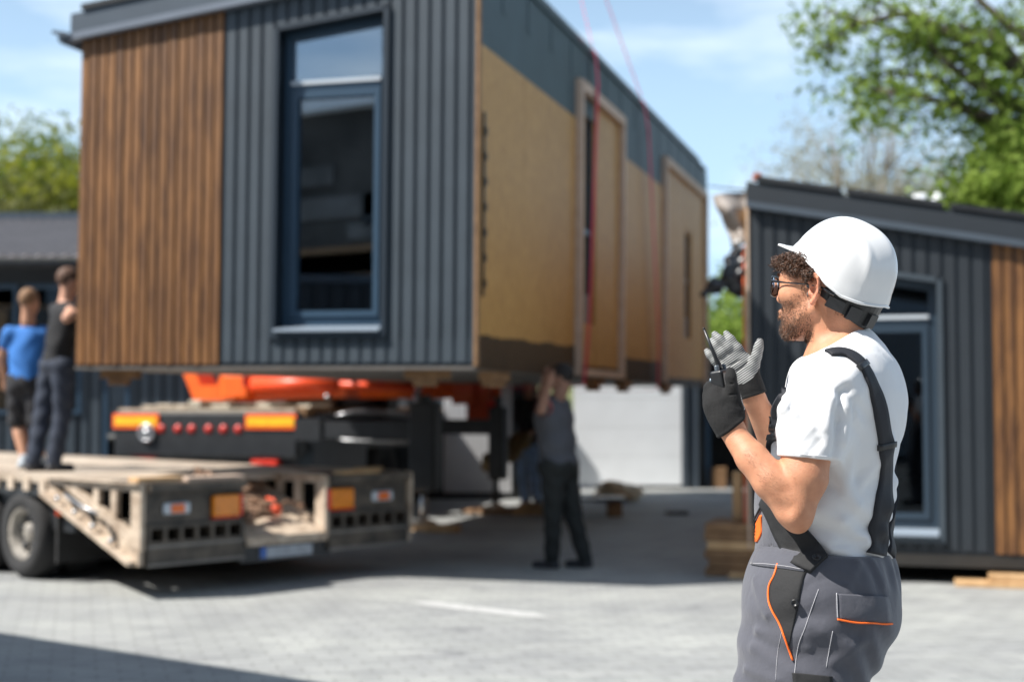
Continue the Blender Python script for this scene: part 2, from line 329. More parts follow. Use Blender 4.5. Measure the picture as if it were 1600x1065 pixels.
# ---------------------------------------------------------------- trees
def leaf_cloud(mb, centers, n, size, spread, m=0, flat=.6):
    cs = np.array(centers); idx = rng.integers(0, len(cs), n)
    pos = cs[idx]+np.clip(rng.normal(0, 1, (n, 3)), -1.7, 1.7)*spread*np.array([1, 1, flat])
    a = rng.normal(0, 1, (n, 3)); a /= np.linalg.norm(a, axis=1)[:, None]
    b = np.cross(a, rng.normal(0, 1, (n, 3))); b /= np.linalg.norm(b, axis=1)[:, None]
    s = size*rng.uniform(.6, 1.35, n)[:, None]
    A = pos-a*s; B = pos+b*s*.42+a*s*.1; C = pos+a*s; D = pos-b*s*.42+a*s*.1
    base = len(mb.v); V = np.stack([A, B, C, D], 1).reshape(-1, 3)
    mb.v += [tuple(x) for x in V.tolist()]; mb.f += [(base+4*i, base+4*i+1, base+4*i+2, base+4*i+3) for i in range(n)]
    mb.m += [m]*n; mb.sm += [False]*n
def leaf_mat(name, c1, c2, tr=.35):
    m = bpy.data.materials.new(name); m.use_nodes = True; t = m.node_tree; b = t.nodes['Principled BSDF']; out = t.nodes['Material Output']
    g = t.nodes.new('ShaderNodeNewGeometry'); r = t.nodes.new('ShaderNodeValToRGB'); r.color_ramp.elements[0].color = (*c1, 1); r.color_ramp.elements[1].color = (*c2, 1)
    t.links.new(g.outputs['Random Per Island'], r.inputs[0]); t.links.new(r.outputs[0], b.inputs['Base Color']); b.inputs['Roughness'].default_value = .7; b.inputs['Specular IOR Level'].default_value = .15
    tl = t.nodes.new('ShaderNodeBsdfTranslucent'); t.links.new(r.outputs[0], tl.inputs[0]); mxn = t.nodes.new('ShaderNodeMixShader'); mxn.inputs[0].default_value = tr
    t.links.new(b.outputs[0], mxn.inputs[1]); t.links.new(tl.outputs[0], mxn.inputs[2]); t.links.new(mxn.outputs[0], out.inputs[0]); return m
BARK = mat('bark', (.06, .045, .035), .9, col2=(.12, .10, .08), vscale=6, bump=.4, bscale=20)
PALEBARK = mat('pale_bark', (.20, .17, .14), .9, var=.2)
LF = {'bright': leaf_mat('leaf_bright', (.12, .20, .025), (.33, .44, .10), .5), 'mid': leaf_mat('leaf_mid', (.07, .13, .02), (.18, .26, .05), .4),
      'yellow': leaf_mat('leaf_yellow', (.10, .135, .012), (.28, .29, .03), .45), 'olive': leaf_mat('leaf_olive', (.085, .10, .03), (.19, .19, .065), .4),
      'pale': leaf_mat('leaf_pale', (.24, .23, .14), (.36, .35, .24), .4)}
def tree(name, label, base, h, crown_r, leaf, nleaf, lsize, bark=BARK, group=None, seed=1, trunk=.35, lean=(0, 0), spread=.45, clumps=26, twigs=True, flat=.75):
    rd = random.Random(seed); t = thing(name, label, 'tree', base, 0, group)
    tb = MB(); top = Vector((lean[0], lean[1], h*trunk)); r0 = h*.022
    tb.tube([(0, 0, -.2), (lean[0]*.4, lean[1]*.4, h*trunk*.5), top], [r0*1.3, r0, r0*.8], 10)
    ends = []
    cc = Vector((lean[0], lean[1], h*(trunk+1)/2)); ch = h*(1-trunk)/2*1.08
    for k in range(clumps):
        while True:
            q = Vector((rd.uniform(-1, 1), rd.uniform(-1, 1), rd.uniform(-1, 1)))
            if .25 < q.length < 1: break
        e = cc+Vector((q.x*crown_r, q.y*crown_r, q.z*ch)); ends.append(e)
        mid = top.lerp(e, .5)+Vector((rd.uniform(-.2, .2), rd.uniform(-.2, .2), .12))*crown_r*.4
        tb.tube([top*(.6+.4*rd.random()), mid, e], [r0*.55, r0*.3, r0*.08], 6)
        if twigs:
            for _ in range(4):
                e2 = e+Vector((rd.gauss(0, 1), rd.gauss(0, 1), rd.gauss(.2, .8)))*crown_r*.24; ends.append(e2)
                tb.tube([mid.lerp(e, .6), e2], [r0*.12, r0*.03], 4)
    tb.build('trunk', bark, t)
    c = MB(); leaf_cloud(c, [tuple(e) for e in ends], nleaf, lsize, crown_r*spread*.42, flat=flat); c.build('crown', leaf, t)
    return t
# large tree reaching in from the right: limbs laid out by hand, leaves on their twigs
def big_tree():
    Y = 19.0; t = thing('leafy_tree', 'large bright green tree leaning in over the right hand module', 'tree', (10.2, Y+1, 0))
    o = Vector((10.2, Y+1, 0)); tb = MB(); rd = random.Random(5)
    fork = Vector((9.3, Y, 4.6))
    tb.tube([(0, 0, -.2), Vector((9.8, Y+.6, 2.4))-o, fork-o], [.34, .27, .22], 12)
    ends = []
    limbs = [[(1560, 150), (1500, 90), (1400, 50), (1290, 15)], [(1590, 240), (1520, 180), (1470, 125), (1400, 110), (1345, 130)], [(1600, 60), (1540, 10), (1470, -60), (1380, -90)],
             [(1640, 100), (1600, -40), (1560, -150)], [(1560, 160), (1480, 100), (1420, 30), (1350, -10)], [(1640, 230), (1590, 200), (1550, 160)], [(1620, 130), (1560, 60), (1500, 40), (1450, 60)],
             [(1660, 300), (1610, 290), (1585, 260)], [(1660, 330), (1620, 310), (1590, 285)], [(1570, 190), (1440, 150), (1360, 140)], [(1500, 60), (1420, 20), (1330, 40), (1290, 75)], [(1700, 200), (1800, 60), (1900, -100)], [(1700, 100), (1750, -50), (1700, -300)],
             [(1650, 360), (1600, 330), (1560, 320)], [(1640, 200), (1570, 215), (1530, 240)]]
    for L in limbs:
        dy = rd.uniform(-1.1, 1.3); pts = [fork]+[P(x, y, Y+dy*(i+1)/len(L)) for i, (x, y) in enumerate(L)]
        k = len(pts); tb.tube([p-o for p in pts], [.085*(1-i/k)**1.3+.010 for i in range(k)], 7)
        for i in range(1, k):
            for q in range(9 if L[0][1] < 220 else 12):
                a = pts[i-1].lerp(pts[i], rd.random()); 
                if i == 1 and q % 3: a = pts[0].lerp(pts[1], .6+.4*rd.random())
                e = a+Vector((rd.gauss(0, .32), rd.gauss(0, .45), rd.gauss(-.05, .26))); ends.append(tuple(e-o))
                tb.tube([a-o, e-o], [.014, .004], 4)
    for (x, y) in ((1352, 160), (1357, 185), (1330, 150), (1283, 90), (1420, 160), (1275, 20), (1490, 160), (1360, 195), (1505, 250), (1520, 290)):
        e = P(x, y, Y+rd.uniform(-.4, .4))-o; ends += [tuple(e)]*3; tb.tube([e+Vector((.25, 0, .25)), e], [.012, .004], 4)
    tb.build('trunk', BARK, t)
    low = [e for e in ends if (Vector(e)+o).z < 4.55]; c = MB()
    leaf_cloud(c, ends, 8600, .068, .16, flat=.8); leaf_cloud(c, [(Vector(e)+Vector((rd.gauss(0,.2),0,rd.gauss(0,.2)))) [:] for e in low], 4500, .075, .22)
    leaf_cloud(c, [tuple(P(x, y, Y-1+rd.random())-o) for x, y in ((1570, 250), (1590, 230), (1600, 290), (1575, 300), (1545, 320), (1610, 330), (1640, 260), (1520, 315))], 2600, .075, .30)
    leaf_cloud(c, ends, 1500, .075, .17, m=1); c.build('crown', [LF['bright'], LF['mid']], t)
big_tree()
k = 0
for (x, h, r_, lf, seed) in ((1300, 8.6, 2.6, 'pale', 3), (1362, 10.0, 2.6, 'pale', 4), (1432, 9.2, 2.6, 'pale', 5), (1490, 8.4, 2.5, 'olive', 6), (1545, 8.8, 2.6, 'olive', 16)):
    p = P(x, 600, 40+k*1.5); lb = ['pale feathery tree nearly bare of leaves above the roof edge, leftmost of its row', 'tallest pale feathery tree of the bare row above the roof', 'pale feathery tree right of the tallest bare one', 'olive tree beside the two white roof vents', 'olive green tree behind the leaning leafy tree'][k]
    tree('bare_tree' if k < 3 else 'olive_tree', lb, (p.x, p.y, 0), h, r_, LF[lf], 9000 if k < 3 else 13000, .062, PALEBARK, 'trees beyond the right hand module', seed, .2, spread=.34, clumps=48, flat=1); k += 1
for k, (x, Y, h, r_, lf, lb) in enumerate(((30, 52, 10.0, 4.2, 'mid', 'dark green tree at the left edge above the workshop roof'), (95, 54, 10.7, 4.2, 'yellow', 'tall yellow green tree above the workshop roof'), (55, 46, 8.0, 3.8, 'olive', 'low olive tree in front of the yellow green tree on the slope'),
        (-60, 50, 9.6, 4.5, 'yellow', 'yellow green tree mostly beyond the left edge of the picture'), (170, 50, 9.9, 4.5, 'olive', 'olive tree half hidden behind the wood clad corner'), (120, 45, 8.0, 3.2, 'yellow', 'small yellow tree beside the wood clad corner'), (-10, 44, 7.8, 3.2, 'olive', 'low olive shrubby tree at the left picture edge'))):
    p = P(x, 600, Y); tree('slope_tree', lb, (p.x, p.y, 0), h, r_, LF[lf], 17000, .15, BARK, 'trees on the slope behind the workshop', 20+k, .06, spread=.50, clumps=46)
for k, (x, Y, h, r_, lb) in enumerate(((1120, 31, 3.3, 1.3, 'round bright green bush behind the dark shed roof, left one'), (1150, 33, 4.1, 1.5, 'taller bright green bush behind the dark shed roof, beside the orange edge'), (1190, 34, 4.0, 1.6, 'bright green bush hidden behind the right hand module'))):
    p = P(x, 600, Y); o = tree('green_bush', lb, (p.x, p.y, 0), h, r_, LF['bright'], 6500, .09, BARK, 'bushes behind the shed', 40+k, .08, spread=.7, clumps=20); o['category'] = 'bush'
ANG = atan2(-.287, .958)
def wall_with_hole(mb, x0, x1, y0, y1, z0, ztop, hole, m=0):
    """wall along x with one hole (hx0,hx1,hz0,hz1f); ztop and hz1 functions of x"""
    hx0, hx1, hz0, hz1 = hole
    def seg(a, b, zb, zt):
        zb = zb if callable(zb) else (lambda q, v=zb: v); zt = zt if callable(zt) else (lambda q, v=zt: v)
        mb.hexa([(a, y0, zb(a)), (b, y0, zb(b)), (b, y1, zb(b)), (a, y1, zb(a)), (a, y0, zt(a)), (b, y0, zt(b)), (b, y1, zt(b)), (a, y1, zt(a))], m)
    seg(x0, hx0, z0, ztop); seg(hx1, x1, z0, ztop); seg(hx0, hx1, z0, hz0); seg(hx0, hx1, hz1, ztop)
def window_unit(t, x0, x1, z0, ztop, ztr, pm, dep=.14, framem=None, sash_side=1):
    """deep-set two-part window: fixed light over a tall sash; faces -y"""
    fm = framem or M['frame_blue']
    rv = MB(); s_ = .012
    rv.hexa([(x0-.045, -.05, z0-.045), (x0, -.05, z0), (x0, dep, z0), (x0-.045, dep, z0-.045), (x0-.045, -.05, ztop(x0)+.045), (x0, -.05, ztop(x0)), (x0, dep, ztop(x0)), (x0-.045, dep, ztop(x0)+.045)])
    rv.hexa([(x1, -.05, z0), (x1+.045, -.05, z0-.045), (x1+.045, dep, z0-.045), (x1, dep, z0), (x1, -.05, ztop(x1)), (x1+.045, -.05, ztop(x1)+.045), (x1+.045, dep, ztop(x1)+.045), (x1, dep, ztop(x1))])
    rv.hexa([(x0, -.05, ztop(x0)), (x1, -.05, ztop(x1)), (x1, dep, ztop(x1)), (x0, dep, ztop(x0)), (x0, -.05, ztop(x0)+.045), (x1, -.05, ztop(x1)+.045), (x1, dep, ztop(x1)+.045), (x0, dep, ztop(x0)+.045)])
    rv.box(x0-.045, x1+.045, -.055, .0, z0-.05, z0-.001)
    win = MB(); f = .065
    def zt(x): return ztop(x)-.002
    a, b = x0+.002, x1-.002; y0, y1 = dep-.045, dep+.02
    win.hexa([(a, y0, z0), (a+f, y0, z0), (a+f, y1, z0), (a, y1, z0), (a, y0, zt(a)), (a+f, y0, zt(a+f)), (a+f, y1, zt(a+f)), (a, y1, zt(a))])
    win.hexa([(b-f, y0, z0), (b, y0, z0), (b, y1, z0), (b-f, y1, z0), (b-f, y0, zt(b-f)), (b, y0, zt(b)), (b, y1, zt(b)), (b-f, y1, zt(b-f))])
    win.hexa([(a+f, y0, zt(a+f)-f), (b-f, y0, zt(b-f)-f), (b-f, y1, zt(b-f)-f), (a+f, y1, zt(a+f)-f), (a+f, y0, zt(a+f)), (b-f, y0, zt(b-f)), (b-f, y1, zt(b-f)), (a+f, y1, zt(a+f))])
    win.box(a+f, b-f, y0, y1, z0+.06, z0+.06+f); win.box(a+f, b-f, y0-.012, y1, ztr, ztr+.085)
    wo = win.build('window', fm, t)
    rv.build('reveal', M['frame_dark'] if sash_side else M['anth'], wo)
    sa = MB(); g = .05; A, B, Z0, Z1 = a+f+.004, b-f-.004, z0+.06+f+.004, ztr-.004
    sa.box(A, A+g, y0-.018, y1-.012, Z0, Z1); sa.box(B-g, B, y0-.018, y1-.012, Z0, Z1); sa.box(A+g, B-g, y0-.018, y1-.012, Z0, Z0+g); sa.box(A+g, B-g, y0-.018, y1-.012, Z1-g, Z1)
    sa.build('sash', fm, wo)
    si = MB(); si.hexa([(x0+.004, -.085, z0+.004), (x1-.004, -.085, z0+.004), (x1-.004, dep-.05, z0+.03), (x0+.004, dep-.05, z0+.03), (x0+.004, -.085, z0+.022), (x1-.004, -.085, z0+.022), (x1-.004, dep-.05, z0+.055), (x0+.004, dep-.05, z0+.055)])
    si.build('sill', mat('sill_metal', (.24, .29, .35), .35), wo)
    gl = MB(); gl.box(A+g, B-g, dep-.02, dep-.012, Z0+g, Z1-g)
    yy = dep-.015; p = [(a+f, yy, ztr+.085), (b-f, yy, ztr+.085), (b-f, yy, zt(b-f)-f), (a+f, yy, zt(a+f)-f)]; gl.prism(p, (0, .008, 0))
    gl.build('glass', pm, wo)
    dr = MB(); dr.box(a+f, b-f, y0-.03, y0-.013, ztr+.055, ztr+.085); dr.build('drip_rail', mat('drip_rail_metal', (.5, .55, .6), .3), wo)
def module(name, label, loc, W, L, left_high, zl, zh, wx0, wx1, wz0, wz1l, wz1r, ztr, wood, wallm, fasc_h, dark):
    """W wide front (x 0..W) facing -y, open side along x=W (high side if not left_high)."""
    t = thing(name, label, 'modular house', loc, ANG)
    zt = lambda x: zl+(zh-zl)*x/W
    whz = lambda x: wz1l+(wz1r-wz1l)*(x-wx0)/(wx1-wx0)
    wl = MB(); wall_with_hole(wl, .02, W-.02, .0, .16, .0, lambda x: zt(x)-.01, (wx0, wx1, wz0, whz)); wl.build('wall', M['frame_dark'], t)
    # inside
    fl = MB(); fl.box(.16, W-.16, .16, L-.16, .12, .16); fl.build('floor', M['timber_dark'], t)
    iw = MB(); xo = 0.0 if not left_high else W-.12
    iw.box(xo, xo+.12, .16, L-.16, 0, min(zl, zh)-.02)
    iw.box(0, W, L-.16, L, 0, min(zl, zh)-.02); iw.build('inner_wall', M['int_dark'], t)
    # cladding
    a, b = wood; g0, g1 = (b, W) if a < .1 else (0, a)
    hole = [(wx0-.05, wx1+.05, wz0-.05, lambda x: whz(x)+.05)]
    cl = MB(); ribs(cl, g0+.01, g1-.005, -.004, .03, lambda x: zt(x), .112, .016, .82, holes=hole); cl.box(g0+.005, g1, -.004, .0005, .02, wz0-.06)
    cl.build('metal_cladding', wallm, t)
    wd = MB(); n = int(round((b-a)/.086)); pw = (b-a-.02)/n
    for k in range(n):
        x = a+.01+k*pw; dd = .026+.004*(k % 3 == 1)
        e = .004
        z0_ = .015; 
        wd.add([(x+.004, -.003, z0_), (x+.004+e, -dd, z0_), (x+pw-.008-e, -dd, z0_), (x+pw-.008, -.003, z0_), (x+.004, -.003, zt(x)), (x+.004+e, -dd, zt(x)), (x+pw-.008-e, -dd, zt(x)), (x+pw-.008, -.003, zt(x))],
               [(0, 1, 5, 4), (1, 2, 6, 5), (2, 3, 7, 6), (3, 2, 1, 0), (4, 5, 6, 7)])
    wd.build('wood_cladding', M['wood_clad'], t)
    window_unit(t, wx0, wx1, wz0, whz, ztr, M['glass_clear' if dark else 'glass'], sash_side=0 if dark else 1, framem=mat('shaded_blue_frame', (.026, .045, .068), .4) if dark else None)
    # roof with fascia
    rf = MB(); ov = .07
    def slab(x0, x1, y0, y1, d0, d1, m=0):
        rf.hexa([(x0, y0, zt(x0)+d0), (x1, y0, zt(x1)+d0), (x1, y1, zt(x1)+d0), (x0, y1, zt(x0)+d0), (x0, y0, zt(x0)+d1), (x1, y0, zt(x1)+d1), (x1, y1, zt(x1)+d1), (x0, y1, zt(x0)+d1)], m)
    slab(-.0, W, .0, L, .0, fasc_h*.6); ro = rf.build('roof', M['membrane'], t)
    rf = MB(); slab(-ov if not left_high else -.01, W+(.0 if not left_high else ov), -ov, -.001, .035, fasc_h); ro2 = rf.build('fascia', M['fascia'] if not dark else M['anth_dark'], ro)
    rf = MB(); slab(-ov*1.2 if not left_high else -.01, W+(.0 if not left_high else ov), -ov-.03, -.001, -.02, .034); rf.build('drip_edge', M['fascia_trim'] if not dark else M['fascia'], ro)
    rf = MB(); k = -.01 if not left_high else .05
    xs = [0.02, W*.36, W*.62, W*.88, W-.02] if not left_high else [.06, .8, 1.62, 2.4, 3.2]
    for i in range(len(xs)-1): slab(xs[i]+.02, min(xs[i+1], W)-.035, -ov-.02, L-.1, fasc_h+.012, fasc_h+.06)
    rf.build('roof_sheet', M['black'], ro)
    if not left_high: gt = MB(); gt.tube([(-.12, -.10, zl-.005), (-.12, L, zl-.005)], .055, 10); gt.bar((-.22, -.10, zl+.05), (-.05, -.10, zl+.01), .03, .03); gt.build('gutter', M['fascia'], ro)
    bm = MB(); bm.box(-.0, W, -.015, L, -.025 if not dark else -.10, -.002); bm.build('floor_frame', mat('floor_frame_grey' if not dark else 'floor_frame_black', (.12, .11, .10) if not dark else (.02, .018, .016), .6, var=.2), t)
    return t, zt
W1 = 3.55; Lm = 11.25; H0 = Vector((-.287, 11.0, 1.742))
xd = Vector((.958, -.287, 0)); yd = Vector((.287, .958, 0))
org = H0-xd*W1
mod, zt = module('modular_house', 'lifted house module hanging above the yard, wood and dark metal front, bare chipboard side', org, W1, Lm, False, 2.79, 3.20,
    W1-1.69, W1-.771, .27, 2.725, 2.826, 2.24, (0.0, W1-2.18), M['anth'], .21, False)
def side_panels(t):
    x = W1
    # openings in side (t along y, z): narrow dark slots beside the door leaves
    ops = [(3.33, 3.95, .53, 2.66), (9.45, 9.95, .65, 2.15)]
    ys = [.06]; 
    w_ = MB()
    def piece(y0, y1, z0, z1): w_.box(x-.12, x-.002, y0, y1, z0, z1)
    cur = .17
    for (a, b, z0, z1) in ops: piece(cur, a, .0, 3.19); piece(a, b, 0, z0); piece(a, b, z1, 3.19); cur = b
    piece(cur, Lm, 0, 3.19); w_.build('side_wall', M['osb'], t)
    # chipboard sheets 12 mm proud
    s = MB(); cur = .05
    edges = [.05, 1.25, 3.05]
    def sheet(y0, y1, z0=.24, z1=2.53): s.box(x, x+.014, y0+.002, y1-.002, z0, z1)
    sheet(.05, 1.28); sheet(1.28, 2.5); sheet(2.5, 3.08)
    sheet(3.24, 3.32, .1, 2.6); sheet(3.97, 5.1, .1, 2.82); sheet(3.34, 3.94, .1, .52)
    sheet(5.32, 6.5); sheet(6.5, 7.66); sheet(7.92, 8.6, .06, 2.9); sheet(8.6, 9.43, .06, 2.9); sheet(9.97, 11.2, .06, 2.9); sheet(9.44, 9.96, .06, .63); sheet(9.44, 9.96, 2.2, 2.9)
    s.build('chipboard_sheets', M['osb'], t)
    mbn = MB()
    for (a, b, z0) in ((.05, 3.1, 2.534), (5.3, 7.7, 2.534)): mbn.box(x, x+.008, a, b, z0, 3.28)
    mbn.box(x, x+.008, 3.1, 5.3, 2.95, 3.28); mbn.box(x, x+.008, 7.7, Lm, 2.95, 3.28); mbn.box(x, x+.007, 3.24, 3.9, 2.64, 2.90)
    for k in range(15): y = .62+k*.76; mbn.box(x+.0085, x+.014, y, y+.13, 2.93+.02*(k % 3), 3.27)
    mbn.build('membrane', M['membrane'], t)
    cap = MB(); cap.box(x-.05, x+.03, -.06, Lm+.03, 3.285, 3.33); cap.build('edge_cap', M['membrane'], t)
    # wavy dark coat along the foot of the side
    bt = MB(); rd = random.Random(3); n = 110
    for (ya, yb, hh) in ((.02, 3.08, .24), (3.24, 5.1, .07), (5.32, 7.66, .22), (7.92, 11.2, .05)):
        m_ = int((yb-ya)*14); pts = []
        top = [hh+.008*sin(i*.5)+rd.uniform(-.010, .010)+(.03*(i/m_)) for i in range(m_+1)]
        vs = []; fs = []
        for i in range(m_+1): y = ya+(yb-ya)*i/m_; vs += [(x+.017, y, -.02), (x+.017, y, top[i]), (x+.001, y, top[i]+.003)]
        for i in range(m_): q = i*3; fs += [(q, q+3, q+4, q+1), (q+1, q+4, q+5, q+2)]
        bt.add(vs, fs)
    bt.build('bitumen_strip', M['bitumen'], t)
    for (y0, y1, zt_) in ((3.10, 5.18, 2.93), (7.70, 11.18, 2.93)):
        d = MB(); d.box(x+.0, x+.075, y0, y0+.11, -.01, zt_); d.box(x, x+.075, y1-.11, y1, -.01, zt_); d.box(x, x+.078, y0+.112, y1-.112, zt_-.10, zt_)
        if y0 < 5: d.box(x, x+.07, y0+.112, y1-.112, -.01, .06)
        d.build('door_frame', M['batten'], t)
    c = MB(); c.box(x-.004, x+.022, -.028, .035, .0, 3.2); c.build('corner_board', M['timber_dark'], t)
    c = MB(); c.box(x+.016, x+.03, .10, .14, .55, 2.0)
    for k in range(7): c.box(x+.03, x+.045, .095, .145, .62+k*.2, .68+k*.2)
    c.build('connector_strip', M['black'], t)
    sg_ = glass_mat('side_glass', (.2, .26, .3), .12)
    for (a, b, z0, z1) in ops:
        fr = MB(); fr.box(x-.07, x-.03, a, a+.05, z0, z1); fr.box(x-.07, x-.03, b-.05, b, z0, z1); fr.box(x-.07, x-.03, a+.05, b-.05, z0, z0+.3); fr.box(x-.07, x-.03, a+.05, b-.05, 1.45, 1.5)
        fo = fr.build('side_window', M['frame_blue'], t); g = MB(); g.box(x-.06, x-.05, a+.05, b-.05, z0+.3, z1); g.build('pane', sg_, fo)
    # blocks nailed below the frame
    for (bx, by, w_, l_) in ((W1-.45, .12, .36, .1), (W1-.09, .55, .12, .5), (.28, .2, .34, .1), (W1-.02, 2.35, .12, .3), (W1-.04, 3.9, .12, .45), (W1-.04, 5.4, .12, .42), (W1-.04, 8.0, .1, .5)):
        b = MB(); b.box(bx-w_/2, bx+w_/2, by, by+l_, -.10, -.028); b.box(bx-w_*.3, bx+w_*.2, by+.01, by+l_-.01, -.155, -.103); b.build('timber_block', M['timber_dark'], t)
    # things seen through the window
    i_ = MB(); i_.box(.4, 3.2, 1.5, 1.56, .17, 1.0); i_.box(.4, 3.2, 1.5, 1.56, 1.05, 1.35); i_.build('inner_partition', M['concrete'], t)
    i_ = MB(); i_.box(.4, 3.2, 1.44, 1.49, .98, 1.06); i_.box(2.55, 2.63, 1.4, 1.48, .17, 2.4); i_.build('inner_rail', M['timber'], t)
side_panels(mod)
mod.location.z += .030; mod.rotation_euler = (0, .0075, ANG)     # hangs very slightly out of level, left end high
o2 = P(1172, 600, 12.03); o2.z = .24
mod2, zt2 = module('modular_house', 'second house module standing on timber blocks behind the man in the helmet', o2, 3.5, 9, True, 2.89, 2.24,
    .60, 1.52, .14, 2.36, 2.20, 1.86, (1.94, 3.5), M['anth_dark'], .20, True)  # second module's cladding and window frame darkened in colour to stand for shade
def mod2_parts(t):
    s = MB(); s.box(-.035, -.003, .02, 9, 0, 2.9); s.build('side_wall', M['osb'], t)
    s = MB(); s.box(-.055, -.04, .0, .03, .2, 2.55); s.build('orange_edge', mat('orange_edge_strip', (.75, .16, .06), .6), t)
    s = MB(); s.box(-.02, .0, -.035, -.003, 0, 2.88); s.build('white_edge', M['batten'], t)
    # loose tarpaulin flapping off the open side
    bm = MB(); nu, nv = 14, 16; vs = []
    for j in range(nv+1):
        for i in range(nu+1):
            u, v = i/nu, j/nv
            wd_ = .30-.12*min(1, v*3.2)+.05*sin(v*5)
            x = -.03-wd_*u; z = 3.03-.46*v-.03*u*sin(v*3)+.02*sin(u*5); y = .12+.10*sin(u*6+v*4)+.05*sin(v*11+u*2)
            vs.append((x, y, z))
    bm.add(vs, [(j*(nu+1)+i, j*(nu+1)+i+1, (j+1)*(nu+1)+i+1, (j+1)*(nu+1)+i) for j in range(nv) for i in range(nu)], 0, True)
    bm.build('tarpaulin', mat('grey_brown_tarp', (.30, .27, .25), .8, var=.2, vscale=4), t)




mod2_parts(mod2)

# dark plastic wrap bundle on the open side
def blob(name, label, cat, pts, col, rough=.5, sub=(18, 12), parent=None, jitter=.12, seed=1):
    rd = random.Random(seed); mb = MB()
    for (c, rx, ry, rz_) in pts:
        vs = []; nu, nv = sub
        for j in range(nv+1):
            for i in range(nu):
                a, b = 2*pi*i/nu, pi*j/nv; k = 1+jitter*(sin(3*a+seed+b*4)+rd.uniform(-.6, .6)*(0 < j < nv))
                vs.append((c[0]+rx*k*sin(b)*cos(a), c[1]+ry*k*sin(b)*sin(a), c[2]+rz_*k*cos(b)))
        mb.add(vs, [(j*nu+i, j*nu+(i+1) % nu, (j+1)*nu+(i+1) % nu, (j+1)*nu+i) for j in range(nv) for i in range(nu)], 0, True)
    m_ = col if not isinstance(col, tuple) else mat(name+'_mat', col, rough, var=.3, vscale=8, bump=.3, bscale=12)
    o = mb.build(name, m_, parent)
    return tag(o, label, cat)
c1 = P(1140, 382, 12.2); blob('white_wrap', 'crumpled white sheeting below the grey tarpaulin edge', 'sheeting', [(P(1150, 381, 12.2), .035, .03, .03), (P(1158, 378, 12.15), .05, .03, .022)], (.42, .42, .42), .6)
b = MB(); b.bbox(-.035, .04, -.04, .04, 0, .07, .01); bo = b.build('red_block', mat('red_block', (.36, .13, .09), .8, var=.2)); bo.location = P(1183, 279, 12.35); bo.location.z = o2.z+3.155
tag(bo, 'small red block on the roof corner of the second module', 'block')
# guy rope between modules
b = MB(); b.tube([P(1101, 290, 20.5), P(1125, 293, 14), P(1172, 298, 12.2)], .008, 5); tag(b.build('thin_rope', M['black']), 'thin dark rope strung between the two modules', 'rope')
# roof vents on a house far behind
p = P(1455, 600, 30)
hb = thing('far_house', 'house behind the right hand module, only its two white roof vents show', 'house', (p.x, p.y, 0), ANG)
b = MB(); b.box(-3, 3, 0, 6, 0, 3.2); b.build('wall', M['anth_dark'], hb); b = MB(); b.hexa([(-3.2, -.2, 3.2), (3.2, -.2, 3.2), (3.2, 6.2, 3.2), (-3.2, 6.2, 3.2), (-3.2, -.2, 4.9), (3.2, -.2, 4.3), (3.2, 6.2, 4.3), (-3.2, 6.2, 4.9)])
b.build('roof', M['frame_dark'], hb)
for sx in (-.17, .20):
    b = MB(); b.lathe([(.0, 1.3), (.14, 1.3), (.15, 1.22), (.15, 1.0), (.12, .98), (.12, -.3)], (sx, 0.2, 4.62), (0, 0, 1), 16); b.build('roof_vent', M['white'], hb)

# lifting slings
def strap(name, label, pts, w_, th=.006, up=None):
    mb = MB(); pts = [Vector(p) for p in pts]; k = len(pts); vs = []
    for i, p in enumerate(pts):
        d = (pts[min(i+1, k-1)]-pts[max(i-1, 0)]).normalized(); sd = d.cross(up[i] if up else xd).normalized()*w_/2; n = sd.cross(d).normalized()*th/2
        vs += [p-sd-n, p+sd-n, p+sd+n, p-sd+n]
    fs = [(i*4+j, i*4+(j+1) % 4, i*4+4+(j+1) % 4, i*4+4+j) for i in range(k-1) for j in range(4)]+[(3, 2, 1, 0), tuple((k-1)*4+j for j in range(4))]
    mb.add(vs, fs); return tag(mb.build(name, M['sling']), label, 'sling', 'lifting slings round the hanging module')
hook = P(830, -330, 17.5)
def loc2w(x, y, z): return org+xd*x+yd*y+Vector((0, 0, z))
def sling(y_edge, y_low, label, label2, w_):
    a = loc2w(W1+.05, y_edge, 3.36); pts = [hook, hook.lerp(a, .5), a+Vector((0, 0, .05))]
    strap('lifting_sling', label, pts, w_*.8)
    q = [loc2w(W1+.085, y_edge, 3.34)]+[loc2w(W1+.125, y_edge+(y_low-y_edge)*s, 3.33-3.3*s) for s in (.1, .35, .6, .85)]+[loc2w(W1+.09, y_low, -.10), loc2w(W1-.1, y_low, -.12), loc2w(0.3, y_low, -.12), loc2w(-.06, y_low, -.10), loc2w(-.06, y_low, 2.8)]
    q = [a]+q
    strap('lifting_sling', label2, q, w_)
def y_at(px):  # position along the side plane seen at px
    Y = 7964/(1466-px); return (Y-11)/.958
sling(y_at(919), y_at(899), 'thin upper run of the left red lifting sling above the roof edge', 'wide magenta lifting sling down the chipboard side by the first door frame', .075)
sling(y_at(997), y_at(1017), 'thin upper run of the right red lifting sling above the roof edge', 'red lifting sling down the side between the two door frames', .075)
